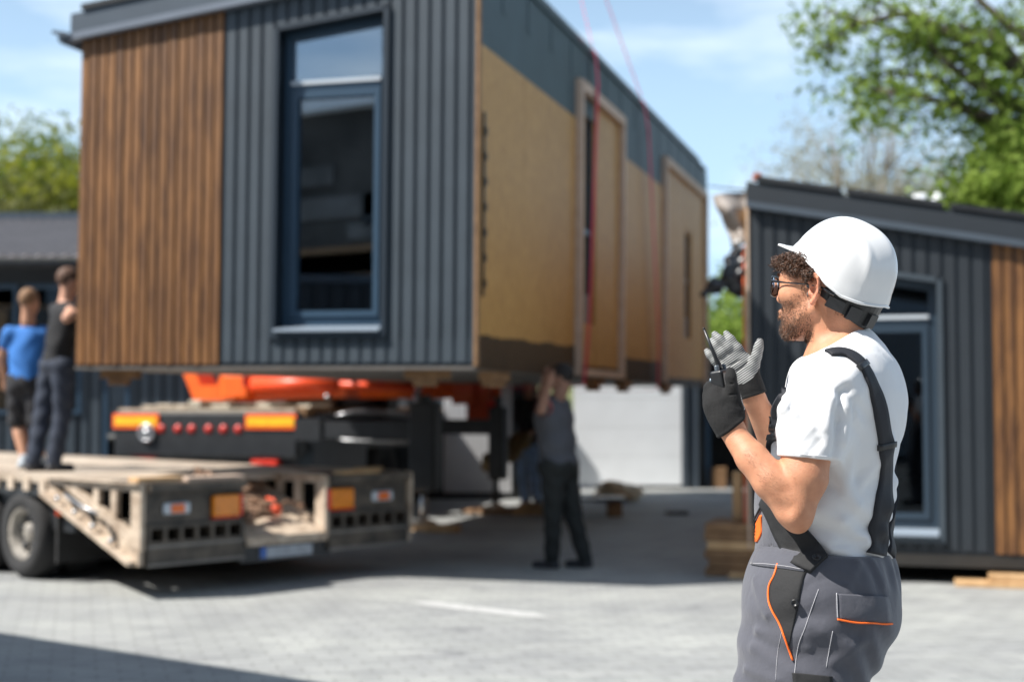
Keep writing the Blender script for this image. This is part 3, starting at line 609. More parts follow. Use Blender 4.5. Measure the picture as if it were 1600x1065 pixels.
# ---------------------------------------------------------------- low loader trailer (x across the rear, y towards its front)
TR0 = Vector((-2.74, 10.6, 0)); TRA = atan2(.72, .69)
tx = Vector((cos(TRA), sin(TRA), 0)); ty = Vector((-sin(TRA), cos(TRA), 0))
def trw(x, y, z): return TR0+tx*x+ty*y+Vector((0, 0, z))
def trailer():
    t = thing('low_loader_trailer', 'worn beige low loader trailer with sloping tail ramps and black lamp boxes', 'trailer', TR0, TRA)
    W, D = 2.68, .86
    # deck
    d = MB()
    for k in range(9):
        x0 = k*W/9; 
        if 3 <= k <= 4: d.box(x0+.006, x0+W/9-.006, 1.3, 12, D-.05, D)
        else: d.box(x0+.006, x0+W/9-.006, .62, 12, D-.05, D)
    d.build('deck', mat('worn_deck_planks', (.26, .20, .145), .7, col2=(.48, .41, .33), vscale=3.2, stretch=(1, .35, 1), island=.15, bump=.1), t)
    ch = MB(); ch.box(.12, .3, 1.2, 12, .42, D-.055); ch.box(W-.3, W-.12, 1.2, 12, .42, D-.055); ch.box(.9, W-.9, .9, 12, .45, .6)
    ch.box(.02, .10, 1.36, 12, .70, D-.055); 
    ch.build('chassis', M['black'], t)
    for k in range(12):
        st = MB(); y = 1.45+k*.27; st.box(-.012, .018, y, y+.10, .74, .84); st.build('stake_pocket', M['beige'], t)
    def side_frame(x, name='side_frame', full=True):
        f = MB(); th = .04
        def q(pts): f.prism([(x, a, z) for a, z in pts], (th, 0, 0))
        q([(0.0, .80), (1.38, .80), (1.38, .858), (0.0, .858)])                    # top chord
        q([(.02, .25), (.10, .25), (1.38, .70), (1.38, .80), (.02, .36)])           # lower flange
        q([(.0, .36), (.13, .36), (.13, .80), (0, .80)])                            # rear post
        q([(.13, .40), (.13, .50), (.95, .80), (1.15, .80)])                        # upper diagonal
        q([(.34, .60), (.42, .63), (.42, .80), (.34, .80)]); q([(.60, .69), (.68, .72), (.68, .80), (.60, .80)])
        f.box(x-.045, x, .0, 1.38, .858, .868)
        o = f.build(name, M['beige'], t)
        # flange plates, proud
        g = MB(); a, b_ = Vector((x-.03, .06, .27)), Vector((x-.03, 1.4, .735)); g.bar(a, b_, .07, .035); g.build('ramp_flange', M['beige'], o)
        if full:
            for k in range(4):
                g = MB(); s = .2+.2*k; p = a.lerp(b_, s)+Vector((-.005, 0, .062)); g.tube([p, p+Vector((-.03, 0, 0))], .022, 8); g.build('bolt', M['steel'], o)
            g = MB(); g.tube([(x-.06, .5, .62), (x-.05, .75, .66), (x-.06, 1.0, .74)], .012, 6); g.build('grab_bar', M['steel'], o)
            for (ya, za, yb, zb) in ((.30, .42, .42, .53), (.62, .53, .72, .62), (.92, .64, 1.02, .72)):
                g = MB(); g.bar((x-.004, ya, za), (x-.004, yb, zb), .05, .012); g.build('bracket', M['black'], o)
        return o
    for x in (-.02, 1.72, W-.02): side_frame(x, full=(x < 0))
    def lamp_box(x0, x1, big_left, small_right):
        b = MB(); b.box(x0, x1, -.04, .6, .80, .855); b.box(x0, x1, .03, .06, .56, .80); b.box(x0, x1, .03, .6, .545, .56)
        # cell grid
        b.box(x0, x1, -.005, .25, .40, .425); b.box(x0, x1, -.005, .25, .52, .545); n = 6
        for k in range(n+1): xx = x0+(x1-x0-.03)*k/n; b.box(xx, xx+.03, -.005, .25, .425, .52)
        b.box(x0, x1, .25, .28, .40, .56)
        b.box(x0-.0, x1, .0, .03, .24, .398)
        o = b.build('lamp_box', mat('grimy_black_steel', (.022, .020, .018), .6, col2=(.13, .105, .08), vscale=6, bump=.1, detail=7), t)
        e = MB(); e.box(x0, x1, -.012, .0, .24, .262); e.box(x0, x1, -.012, .0, .376, .398); e.build('edge_angle', mat('worn_grey_steel', (.12, .11, .10), .5, col2=(.22, .2, .18), vscale=6), o)
        def lamp(xc, zc, w_, h_, kind):
            l = MB(); 
            if kind == 'big':
                l.bbox(xc-w_/2, xc+w_/2, -.02, .03, zc-h_/2, zc+h_/2, .012); p = l.build('tail_lamp', M['amber_lens'], o)
                l = MB(); s_ = 1 if big_left else -1; xr = xc+s_*w_/2
                l.bbox(min(xr, xr+s_*.03), max(xr, xr+s_*.03), -.02, .03, zc-h_/2, zc+h_/2, .008); l.box(xc-w_/2, xc+w_/2, -.016, .03, zc-h_/2-.012, zc-h_/2-.001); l.build('red_section', M['red_lens'], p)
            else:
                l.bbox(xc-w_/2, xc+w_/2, -.0, .03, zc-h_/2, zc+h_/2, .015); p = l.build('marker_lamp', M['clear_lens'], o)
                l = MB(); l.box(xc-w_*.24, xc+w_*.24, -.012, -.001, zc-h_*.36, zc+h_*.36); l.build('amber_section', mat('marker_amber', (.75, .16, .03), .3), p)
        w_ = x1-x0
        lamp(x0+w_*(.80 if big_left else .16), .665, .25, .17, 'big'); lamp(x0+w_*(.30 if big_left else .68), .665, .24, .09, 'small')
    lamp_box(.04, .91, True, False); lamp_box(1.76, 2.64, False, True)
    # trough between
    tr = MB(); tr.hexa([(.96, .0, .36), (1.715, .0, .36), (1.715, 1.3, .80), (.96, 1.3, .80), (.96, .0, .40), (1.715, .0, .40), (1.715, 1.3, .84), (.96, 1.3, .84)]); tr.box(.93, 1.73, -.015, .0, .33, .40)
    tr.build('trough_plate', M['beige'], t)
    pb = MB(); pb.box(.90, 1.80, .02, .05, .20, .325); pl = pb.build('plate_beam', M['black'], t)
    b = MB(); b.box(1.07, 1.59, .0, .018, .225, .315); pl = b.build('number_plate', mat('plate_grey', (.33, .36, .40), .4, var=.25, vscale=14), t)
    b = MB(); b.box(1.07, 1.125, -.003, -.0005, .228, .312); b.build('blue_strip', mat('plate_blue', (.02, .11, .42), .4), pl)
    # fresh planks lying on the rear edges
    for (x0, x1, y0, y1, z, m_) in ((-.03, .36, .02, .16, .87, 'timber'), (.42, .95, .05, .22, .858, 'batten'), (1.9, 2.32, .0, .12, .858, 'timber'), (2.36, 2.62, .3, .42, .862, 'timber')):
        b = MB(); b.bbox(x0, x1, y0, y1, z, z+.035, .004); o = b.build('loose_plank', M[m_]); o.location = TR0; o.rotation_euler = (0, 0, TRA)
        tag(o, {-.03: 'short fresh plank on the near left tail corner of the trailer', .42: 'pale plank on the trailer tail left of the sloping trough', 1.9: 'fresh plank on the trailer tail right of the trough', 2.36: 'short fresh offcut on the far right tail corner of the trailer'}[x0], 'plank', 'planks on the trailer tail')
    # wheels
    def wheel(yc, xc, wdt=.28, hub=True):
        r = .37; w_ = MB(); w_.lathe([(.19, -wdt/2+.05), (.23, -wdt/2), (r-.04, -wdt/2), (r, -wdt/2+.05), (r, wdt/2-.05), (r-.04, wdt/2), (.23, wdt/2), (.19, wdt/2-.05)], (xc, yc, r), (1, 0, 0), 40)
        wo = w_.build('wheel', M['rubber'], t)
        s_ = -1 if xc < W/2 else 1
        q = MB(); q.lathe([(.23, -.10), (.215, -.13), (.19, -.10), (.17, -.02), (.10, .0), (.09, -.06), (.05, -.08), (.001, -.085)] if s_ < 0 else [(.23, .10), (.19, .10), (.17, .02), (.10, 0), (.09, .06), (.001, .07)], (xc, yc, r), (1, 0, 0), 32)
        for k in range(8): a = k*pi/4; c_ = Vector((xc-.02*1, yc+.135*cos(a), r+.135*sin(a))); q.tube([c_, c_+Vector((s_*.035, 0, 0))], .014, 8)
        q.build('rim', mat('dusty_rim', (.10, .09, .08), .6, col2=(.42, .39, .34), vscale=9), wo)
        if xc < .3:
            for k in range(5): h = MB(); a = k*2*pi/5+.3; c_ = Vector((xc+s_*.062, yc+.128*cos(a), r+.128*sin(a))); h.tube([c_-Vector((s_*.03, 0, 0)), c_], .038, 10); h.build('hub_hole', M['black'], wo)
    for y in (1.92, 2.72, 3.52, 4.32):
        for x in (.16, .50, W-.50, W-.16): wheel(y, x)
    mg = MB()
    for y in (1.92,): 
        pts = [(.0, y+.46*cos(a), .37+.43*sin(a)) for a in np.linspace(-.1, pi*.62, 10)]
    ax = MB()
    for y in (1.92, 2.72, 3.52, 4.32): ax.tube([(.5, y, .37), (W-.5, y, .37)], .06, 10)
    ax.build('axles', M['black'], t)
    b = MB(); b.box(.08, .62, 1.40, 1.43, .16, .70); b.build('mud_flap', M['rubber'], t)
    b = MB(); b.lathe([(.0, -.03), (.03, -.028), (.036, .0), (.03, .02)], (.07, 1.36, .58), (-1, 0, 0), 14); b.build('side_marker', mat('orange_marker', (.85, .18, .02), .35), t)
trailer()
# chain heap and orange hook in the trough
def chain_heap():
    rd = random.Random(4); mb = MB()
    for s_ in range(9):
        p = Vector((rd.uniform(.98, 1.25), rd.uniform(.3, .95), 0)); pts = []
        for k in range(26):
            p = p+Vector((rd.uniform(-.05, .075), rd.uniform(-.06, .045), 0)); p.x = min(max(p.x, .99), 1.66); p.y = min(max(p.y, .2), 1.1)
            pts.append(Vector((p.x, p.y, .42+p.y*.338+.012+.03*s_*.5+rd.uniform(0, .02))))
        mb.tube(pts, .019, 6)
    o = mb.build('chain_heap', mat('rusty_chain', (.12, .06, .035), .7, col2=(.25, .15, .09), vscale=30)); o.location = TR0; o.rotation_euler = (0, 0, TRA)
    tag(o, 'heap of rusty brown chain in the trough of the trailer tail', 'chain')
    mb = MB(); mb.lathe([(.001, -.05), (.05, -.045), (.06, 0), (.05, .045), (.001, .05)], (1.43, .30, .575), (0, 0, 1), 14); mb.tube([(1.43, .30, .6), (1.45, .34, .66), (1.42, .4, .67)], .014, 8)
    o = mb.build('hook_block', mat('orange_red_paint', (.72, .09, .03), .5)); o.location = TR0; o.rotation_euler = (0, 0, TRA)
    tag(o, 'small orange red hook block lying beside the chain in the trough', 'hook')
chain_heap()
# ---------------------------------------------------------------- crane truck
CT = Vector((-2.56, 17.0, 0))
def truck():
    t = thing('crane_truck', 'black crane truck seen from behind with folded orange crane and striped rear boards', 'crane truck', CT, ANG)
    b = MB(); b.bbox(-2.5, 0, 0, .22, .80, 1.36, .03); b.box(-2.42, -.05, .22, 9, .86, 1.2); b.build('rear_box', M['black'], t)
    b = MB(); b.box(-2.5, .0, .23, 7, 1.30, 1.40); dk = b.build('deck', M['timber_dark'], t)
    b = MB()
    rd = random.Random(2)
    for k in range(9): x = -2.4+k*.27; b.bbox(x, x+rd.uniform(.1, .25), rd.uniform(.05, .5), rd.uniform(.6, 1.4), 1.404, 1.404+rd.uniform(.03, .10), .01)
    b.box(-2.45, -.05, .02, .10, 1.365, 1.40); b.build('deck_clutter', mat('dusty_clutter', (.32, .27, .2), .8, col2=(.55, .5, .4), vscale=8), dk)
    def hivis(x0, x1):
        b = MB(); b.box(x0, x1, -.02, -.002, 1.155, 1.335); o = b.build('warning_board', mat('board_orange', (.95, .13, .02), .35), t)
        b = MB(); b.box(x0+.03, x1-.03, -.026, -.021, 1.195, 1.295); b.build('yellow_band', mat('board_yellow', (1.0, .50, .02), .35, var=.2, vscale=9), o)
    hivis(-2.5, -1.86); hivis(-.68, -.01)
    for k in range(6):
        x = (-1.83, -1.60, -1.41, -1.18, -.98, -.78)[k]; b = MB(); b.lathe([(.06, 0), (.055, -.014), (.001, -.018)], (x, -.001, 1.15), (0, 1, 0), 6); b.build('reflector', mat('dull_red', (.50, .03, .02), .4), t)
    b = MB(); pts = [(-2.02+.095*cos(a), -.03, 1.10+.095*sin(a)) for a in np.linspace(0, 2*pi, 25)]; b.tube(pts, .024, 8, caps=False); b.tube([(-2.02, 0, 1.10), (-2.02, -.05, 1.10)], .05, 12); b.build('tow_ring', M['steel'], t)
    b = MB(); b.box(-2.45, -.08, .1, .2, .62, .79); b.build('underrun_bar', M['black'], t)
    for (x0, x1) in ((-2.25, -1.92), (-.60, -.25)):
        b = MB(); b.bbox(x0, x1, -.03, .09, .665, .785, .01); b.build('tail_lamp', M['red_lens'], t)
    for yc in (1.6, 2.95, 6.8):
        for xc in (-2.3, -.2):
            w_ = MB(); w_.lathe([(.28, -.14), (.46, -.14), (.5, -.1), (.5, .1), (.46, .14), (.28, .14), (.2, .05), (.001, .05)], (xc, yc, .5), (1, 0, 0), 32); w_.build('wheel', M['rubber'], t)
    b = MB(); b.bbox(-2.45, -.05, 7.2, 9.0, .9, 2.9, .08); b.build('cab', M['orange'], t)
    # outriggers
    for (y0, foot, fw, arm) in ((-.12, 0, .2, True), (2.5, 1, .13, True)):
        o = MB(); x1 = 1.66 if foot == 0 else 1.72
        o.box(.02, .35, y0, y0+.26, 1.02, 1.28); o.box(.35, x1, y0+.03, y0+.23, 1.05, 1.25)
        of = o.build('outrigger_beam', M['black'], t)
        l = MB(); l.bbox(x1-fw, x1+fw*.6, y0, y0+.26, .45, 1.48 if foot == 0 else 1.42, .02); l.box(x1-fw*.45, x1+fw*.1, y0+.08, y0+.16, 1.4, 1.56)
        l.build('outrigger_leg', M['black'], of)
        l = MB(); l.tube([(x1-.06, y0+.13, .45), (x1-.06, y0+.13, .13)], .042, 14); l.build('piston', M['steel'] if foot == 0 else M['black'], of)
        l = MB(); l.lathe([(.03, .14), (.06, .13), (.16, .09), (.16, .07)], (x1-.06, y0+.13, 0), (0, 0, 1), 20); l.build('foot_plate', M['beige'], of)
    # body along the right side
    b = MB(); b.box(-.35, -.02, .5, 2.2, .62, 1.0); b.box(.0, .03, .5, 6, 1.28, 1.33); b.box(-.02, .01, .35, 6.5, .98, 1.01); b.build('side_rail', M['fascia'], t)
    b = MB(); b.tube([(.02, .4, 1.12), (.5, .3, 1.02), (1.35, .2, 1.01)], .015, 6); b.tube([(.02, 1.0, 1.3), (.25, 1.1, 1.36), (.5, 1.6, 1.36), (.6, 2.4, 1.32)], .02, 6); b.build('hydraulic_hose', M['steel'], t)
    b = MB(); b.bbox(-.5, -.1, 1.6, 3.5, 1.4, 1.62, .03); b.bbox(-.3, .05, 2.8, 3.2, 1.35, 1.72, .03); b.tube([(-.1, 3.0, 1.7), (-.1, 3.0, 1.8)], .05, 10); b.build('valve_block', M['black'], t)
    b = MB(); b.bbox(-.9, -.2, 1.5, 2.3, 1.405, 1.60, .04); b.build('sack', mat('sand_sack', (.36, .31, .24), .9, var=.2), t)
    # folded crane, lying along and across the deck
    cr = MB(); 
    def beam(a, b_, w_, h_): cr.bar(a, b_, w_, h_)
    cr.prism([(x_, 1.2, z_) for x_, z_ in ((-2.27, 1.96), (-2.08, 1.96), (-1.96, 1.70), (-1.72, 1.70), (-1.66, 1.90), (-1.25, 1.93), (-1.12, 1.80), (-.62, 1.90), (-.2, 1.86), (.1, 1.76), (.1, 1.54), (-.9, 1.51), (-1.3, 1.48), (-2.05, 1.48))], (0, .45, 0)); cr.bbox(-1.62, -1.2, 1.08, 1.2, 1.50, 1.86, .05)
    beam((-.6, 1.9, 1.68), (1.35, 3.6, 1.68), .34, .30); beam((-.2, 2.6, 1.82), (1.0, 3.8, 1.82), .22, .20)
    cb = cr.build('crane_boom', M['orange'], t)
    cr = MB(); cr.tube([(-1.15, 1.1, 1.70), (.02, 1.1, 1.72)], .095, 14); cr.tube([(.02, 1.1, 1.70), (.9, 1.6, 1.66)], .05, 12); cr.tube([(-.15, 1.05, 1.88), (.2, 1.3, 1.85)], .06, 12); cr.build('lift_cylinder', mat('orange_red', (.75, .07, .012), .4), cb)
    cr = MB(); cr.bbox(1.05, 1.38, 3.2, 3.8, 1.1, 2.7, .03); cr.bbox(.9, 1.2, 3.0, 3.3, 1.45, 1.75, .02); cr.build('crane_column', mat('orange_column', (.62, .10, .03), .4), cb)
    cr = MB(); cr.tube([(1.52, 3.0, 1.15), (1.52, 3.0, 1.42), (1.48, 3.0, 1.5)], .085, 12); cr.build('red_canister', mat('bright_red', (.8, .05, .03), .4), cb)
    cr = MB()
    for (x, y, z) in ((.18, 1.2, 1.80), (-.1, 1.15, 1.55)): cr.tube([(x, y, z), (x, y-.09, z)], .03, 10)
    cr.build('pin_bolts', M['steel'], cb)
    for z in (1.55,):
        b = MB(); b.tube([(.66, 2.3, 1.40), (.66, 2.3, 1.62)], .05, 10); b.tube([(.66, 2.3, 1.62), (.66, 2.3, 1.70)], .065, 12); b.build('beacon', M['steel'], t)
truck()
def ctw(x, y, z): return CT+xd*x+yd*y+Vector((0, 0, z))
# timber under the outrigger feet
for (x, y, lb, k) in ((1.60, .0, 'pale timber pad under the near outrigger foot', 0), (1.66, 2.63, 'timber mat under the far outrigger foot', 1)):
    b = MB()
    if k == 0: b.bbox(-.28, .22, -.15, .15, 0, .065, .006); b.bbox(.12, .5, -.32, -.1, 0, .09, .008)
    else: b.bbox(-.42, .42, -.22, .22, 0, .045, .006); b.bbox(-.26, .26, -.2, .2, .046, .069, .006)
    o = b.build('timber_pad', [M['timber'], M['timber_dark']][k]); o.location = ctw(x, y, 0); o.rotation_euler = (0, 0, ANG); tag(o, lb, 'timber pad', 'pads under the outriggers')
# bench plate, sack and timber stacks further back
p = P(925, 800, 18.6); b = MB(); b.box(-.72, .42, -.25, .25, .21, .245); bt = thing('low_bench', 'low dark plate lying on timber legs right of the grey shirted man', 'bench', (p.x, p.y, 0))
b.build('plate', M['frame_blue'], bt)
for x in (-.5, .26):
    b = MB(); b.bbox(x-.06, x+.12, -.2, .2, 0, .208, .006); b.build('leg', M['timber_dark'], bt)
p = P(968, 790, 21.5); blob('pale_sack', 'crumpled pale sack lying before the sectional door', 'sack', [((p.x, p.y, .10), .36, .22, .14), ((p.x-.12, p.y, .2), .2, .18, .09)], (.60, .50, .36), .9, seed=4, jitter=.2)
p = P(835, 805, 18.9); b = MB(); b.bbox(-.28, .24, -.2, .2, 0, .09, .01); b.bbox(-.2, .2, -.12, .18, .092, .15, .02); o = b.build('board_offcuts', M['timber']); o.location = (p.x, p.y, 0); tag(o, 'pale board offcuts on the ground behind the jeans of the stooping man', 'offcuts')
p = P(1057, 800, 18.9); b = MB(); b.bbox(-.15, .15, -.1, .1, 0, .05, .01); o = b.build('small_block', M['black']); o.location = (p.x, p.y, 0); tag(o, 'small dark block on the bright ground before the open shed', 'block')
def pallet_stack(px, py, Y, n, lb):
    p = P(px, py, Y); t = thing('timber_stack', lb, 'timber stack', (p.x, p.y, 0), ANG); z = 0; rd = random.Random(8)
    for k in range(n):
        h = .075; b = MB(); dx = rd.uniform(-.02, .02); b.bbox(-.22+dx, .34+dx, -.32, .32, z, z+h-.004, .005); z += h
        b.build('beam', [M['timber_dark'], M['timber']][k % 4 == 3], t)
    return t, z
t_, z_ = pallet_stack(1152, 880, 12.35, 6, 'stack of dark timber beams under the left corner of the second module')
# the post that stands on it and the small orange cap
b = MB(); b.bbox(-.03, .05, -.05, .05, z_+.003, z_+.42, .004); b.build('post', M['timber'], t_)
# blocks that carry the second module
for x, lb in ((2.05, 'pale plank and block carrying the front of the second module'), (3.2, 'plank and block under the wood clad corner of the second module'), (.25, 'plank and block under the second module near its open side')):
    q = o2+xd*x+yd*(-.05); b = MB(); b.bbox(-.42, .42, -.11, .25, 0, .045, .004); b.bbox(-.16, .16, -.08, .25, .048, .105, .005)
    o = b.build('support_block', M['timber']); o.location = (q.x, q.y, 0); o.rotation_euler = (0, 0, ANG); tag(o, lb, 'support block', 'supports of the second module')
# ---------------------------------------------------------------- smooth-union solids turned into meshes (surface nets)
class Field:
    def __init__(s, lo, hi, h):
        s.lo = np.array(lo, float); s.h = h; s.n = np.ceil((np.array(hi, float)-s.lo)/h).astype(int)+1
        s.D = np.full(tuple(s.n), .08, np.float32)
        s.ax = [(s.lo[i]+np.arange(s.n[i])*h).astype(np.float32) for i in range(3)]
    def sl(s, lo, hi):
        a = np.clip(np.floor((np.array(lo)-s.lo)/s.h).astype(int), 0, s.n-1); b = np.clip(np.ceil((np.array(hi)-s.lo)/s.h).astype(int)+1, 1, s.n)
        S_ = tuple(slice(a[i], max(b[i], a[i]+1)) for i in range(3))
        return S_, s.ax[0][S_[0]][:, None, None], s.ax[1][S_[1]][None, :, None], s.ax[2][S_[2]][None, None, :]
    def comb(s, S_, d, k, op):
        A = s.D[S_]
        if op == 'add':
            if k > 0: h = np.maximum(k-np.abs(A-d), 0)/k; s.D[S_] = np.minimum(A, d)-h*h*k*.25
            else: s.D[S_] = np.minimum(A, d)
        elif op == 'sub':
            d = -d
            if k > 0: h = np.maximum(k-np.abs(A-d), 0)/k; s.D[S_] = np.maximum(A, d)+h*h*k*.25
            else: s.D[S_] = np.maximum(A, d)
        elif op == 'and':
            h = np.maximum(k-np.abs(A-d), 0)/k if k > 0 else 0; s.D[S_] = np.maximum(A, d)+(h*h*k*.25 if k > 0 else 0)
    def cap(s, a, b, ra, rb=None, k=.01, op='add', sq=None):
        a = np.array(a, float); b = np.array(b, float); rb = ra if rb is None else rb; m = max(ra, rb)+max(k, .004)+.012
        S_, X, Y, Z = s.sl(np.minimum(a, b)-m, np.maximum(a, b)+m); d = b-a; L = max(float(d@d), 1e-9)
        t = np.clip(((X-a[0])*d[0]+(Y-a[1])*d[1]+(Z-a[2])*d[2])/L, 0, 1)
        q = np.sqrt((X-a[0]-t*d[0])**2+(Y-a[1]-t*d[1])**2+(Z-a[2]-t*d[2])**2)-(ra+(rb-ra)*t)
        s.comb(S_, q, k, op); return s
    def chain(s, pts, rs, k=.01, op='add'):
        for i in range(len(pts)-1): s.cap(pts[i], pts[i+1], rs[i], rs[i+1], k if i == 0 else min(k, .008), op)
        return s
    def ell(s, c, r, ax=None, k=.01, op='add'):
        c = np.array(c, float); r = np.array(r, float); m = r.max()+max(k, .004)+.012; S_, X, Y, Z = s.sl(c-m, c+m)
        x, y, z = X-c[0], Y-c[1], Z-c[2]
        if ax is not None: A = np.array([list(v) for v in ax]); x, y, z = [A[i, 0]*x+A[i, 1]*y+A[i, 2]*z for i in range(3)]
        k0 = np.sqrt((x/r[0])**2+(y/r[1])**2+(z/r[2])**2); k1 = np.sqrt((x/r[0]**2)**2+(y/r[1]**2)**2+(z/r[2]**2)**2)+1e-6
        s.comb(S_, k0*(k0-1)/k1, k, op); return s
    def box(s, c, r, ax=None, rnd=.004, k=.0, op='add'):
        c = np.array(c, float); r = np.array(r, float); m = np.linalg.norm(r)+k+.01; S_, X, Y, Z = s.sl(c-m, c+m)
        x, y, z = X-c[0], Y-c[1], Z-c[2]
        if ax is not None: A = np.array([list(v) for v in ax]); x, y, z = [A[i, 0]*x+A[i, 1]*y+A[i, 2]*z for i in range(3)]
        q = [np.abs(v)-(rr-rnd) for v, rr in zip((x, y, z), r)]
        d = np.sqrt(sum(np.maximum(v, 0)**2 for v in q))+np.minimum(np.maximum(np.maximum(q[0], q[1]), q[2]), 0)-rnd
        s.comb(S_, d, k, op); return s
    def plane(s, p, n, k=.0, keep_neg=True, lo=None, hi=None):
        """keep the side the normal points away from (inside box lo..hi if given)"""
        p = np.array(p, float); n = np.array(n, float); n /= np.linalg.norm(n)
        S_, X, Y, Z = s.sl(s.lo if lo is None else lo, (s.lo+s.n*s.h) if hi is None else hi)
        d = (X-p[0])*n[0]+(Y-p[1])*n[1]+(Z-p[2])*n[2]; s.comb(S_, d if keep_neg else -d, k, 'and'); return s
    def disp(s, fn, lo=None, hi=None):
        S_, X, Y, Z = s.sl(s.lo if lo is None else lo, (s.lo+s.n*s.h) if hi is None else hi); s.D[S_] += fn(X, Y, Z).astype(np.float32); return s
    def mesh(s):
        D = s.D; D[0] = D[-1] = .05; D[:, 0] = D[:, -1] = .05; D[:, :, 0] = D[:, :, -1] = .05
        ins = D < 0; c = ins[:-1, :-1, :-1].astype(np.int8)
        cnt = sum(ins[i:ins.shape[0]-1+i, j:ins.shape[1]-1+j, k:ins.shape[2]-1+k].astype(np.int8) for i in (0, 1) for j in (0, 1) for k in (0, 1))
        I = np.argwhere((cnt > 0) & (cnt < 8)); idx = -np.ones(cnt.shape, np.int32); idx[tuple(I.T)] = np.arange(len(I))
        acc = np.zeros((len(I), 3)); num = np.zeros(len(I))
        cor = [(i, j, k) for i in (0, 1) for j in (0, 1) for k in (0, 1)]
        val = {c_: D[I[:, 0]+c_[0], I[:, 1]+c_[1], I[:, 2]+c_[2]].astype(float) for c_ in cor}
        for a in cor:
            for ax in range(3):
                if a[ax] == 0:
                    b = list(a); b[ax] = 1; b = tuple(b); va, vb = val[a], val[b]; m = (va < 0) != (vb < 0)
                    t = np.where(m, va/np.where(np.abs(va-vb) < 1e-12, 1, va-vb), 0); p = np.array(a, float)[None]+0*acc; p[:, ax] += t
                    acc[m] += p[m]; num[m] += 1
        V = s.lo+(I+acc/num[:, None])*s.h; quads = []
        for ax in range(3):
            o = [0, 1, 2]; o.remove(ax); u, v = o
            A = ins; sl0 = [slice(None)]*3; sl1 = [slice(None)]*3; sl0[ax] = slice(0, -1); sl1[ax] = slice(1, None)
            E = np.argwhere(A[tuple(sl0)] != A[tuple(sl1)]); E = E[(E[:, u] > 0) & (E[:, v] > 0) & (E[:, u] < s.n[u]-1) & (E[:, v] < s.n[v]-1)]
            flip = ins[tuple(E.T)]
            def g(du, dv): q = E.copy(); q[:, u] -= du; q[:, v] -= dv; return idx[tuple(q.T)]
            Q = np.stack([g(0, 0), g(1, 0), g(1, 1), g(0, 1)], 1)
            fl = flip if ax != 1 else ~flip
            Q[~fl] = Q[~fl][:, ::-1]; quads.append(Q)
        return V, np.concatenate(quads)
def mesh_obj(name, VQ, mats, parent=None, matf=None, colf=None, relax=1):
    V, Q = VQ
    Q = Q[(Q >= 0).all(1)]
    for _ in range(relax):   # light smoothing of the grid steps
        acc = np.zeros_like(V); n = np.zeros(len(V))
        for a in range(4):
            np.add.at(acc, Q[:, a], V[Q[:, (a+1) % 4]]); np.add.at(n, Q[:, a], 1)
            np.add.at(acc, Q[:, a], V[Q[:, (a-1) % 4]]); np.add.at(n, Q[:, a], 1)
        V = V*.55+.45*acc/np.maximum(n, 1)[:, None]
    me = bpy.data.meshes.new(name); me.vertices.add(len(V)); me.vertices.foreach_set('co', V.astype(np.float32).ravel())
    me.loops.add(Q.size); me.loops.foreach_set('vertex_index', Q.astype(np.int32).ravel()); me.polygons.add(len(Q))
    me.polygons.foreach_set('loop_start', np.arange(len(Q), dtype=np.int32)*4); me.polygons.foreach_set('loop_total', np.full(len(Q), 4, np.int32))
    me.polygons.foreach_set('use_smooth', np.ones(len(Q), bool))
    for m in (mats if isinstance(mats, (list, tuple)) else [mats]): me.materials.append(m)
    if matf is not None:
        C = V[Q].mean(1); N = np.cross(V[Q[:, 2]]-V[Q[:, 0]], V[Q[:, 3]]-V[Q[:, 1]]); N /= np.linalg.norm(N, axis=1)[:, None]+1e-12
        me.polygons.foreach_set('material_index', matf(C, N).astype(np.int32))
    me.update(); me.validate()
    if colf is not None:
        a = me.color_attributes.new('tone', 'FLOAT_COLOR', 'POINT'); a.data.foreach_set('color', colf(V).astype(np.float32).ravel())
    o = bpy.data.objects.new(name, me); COL.objects.link(o)
    if parent: o.parent = parent
    return o
def bvh_of(VQ): V, Q = VQ; return BVHTree.FromPolygons([tuple(v) for v in V.tolist()], [tuple(q) for q in Q.tolist() if min(q) >= 0])
CAMP = Vector((0, 0, CAMZ))
def pix(p):
    """photo pixel at which world point p is seen (layout aid)"""
    v = Vector(p)-CAMP; v.rotate(cam.rotation_euler.to_matrix().inverted().to_euler() if False else cam.rotation_euler.to_quaternion().inverted())
    return 800+F*v.x/-v.z, 532.5-F*v.y/-v.z
def hit(bvh, px, py, toward=None):
    for k in range(40):
        d = (P(px, py, 3)-CAMP).normalized(); r = bvh.ray_cast(CAMP, d)
        if r[0] is not None:
            n = r[1]; n = n if n.dot(d) < 0 else -n; return r[0], n
        if toward is None: return None, None
        px += (toward[0]-px)*.03; py += (toward[1]-py)*.03
    return None, None
def catmull(pts, n):
    out = []; P_ = [np.array(p, float) for p in pts]; P_ = [2*P_[0]-P_[1]]+P_+[2*P_[-1]-P_[-2]]
    for i in range(1, len(P_)-2):
        for j in range(n):
            t = j/n; a, b, c, d = P_[i-1:i+3]; out.append(.5*((2*b)+(-a+c)*t+(2*a-5*b+4*c-d)*t*t+(-a+3*b-3*c+d)*t**3))
    out.append(P_[-2]); return out
def surf_band(mb, bvh, pts, width, off=.003, th=.003, n=10, across=5, toward=None, m=0):
    """strip of cloth laid on the surface; pts (x, y[, width]) sampled where they are seen"""
    C = catmull([(p[0], p[1], p[2] if len(p) > 2 else width) for p in pts], n); ctr = []
    for c in C:
        h, nr = hit(bvh, c[0], c[1], toward)
        if h is not None: ctr.append((h, nr, c[2]/740))
    return band3d(mb, bvh, ctr, off, th, across, m)
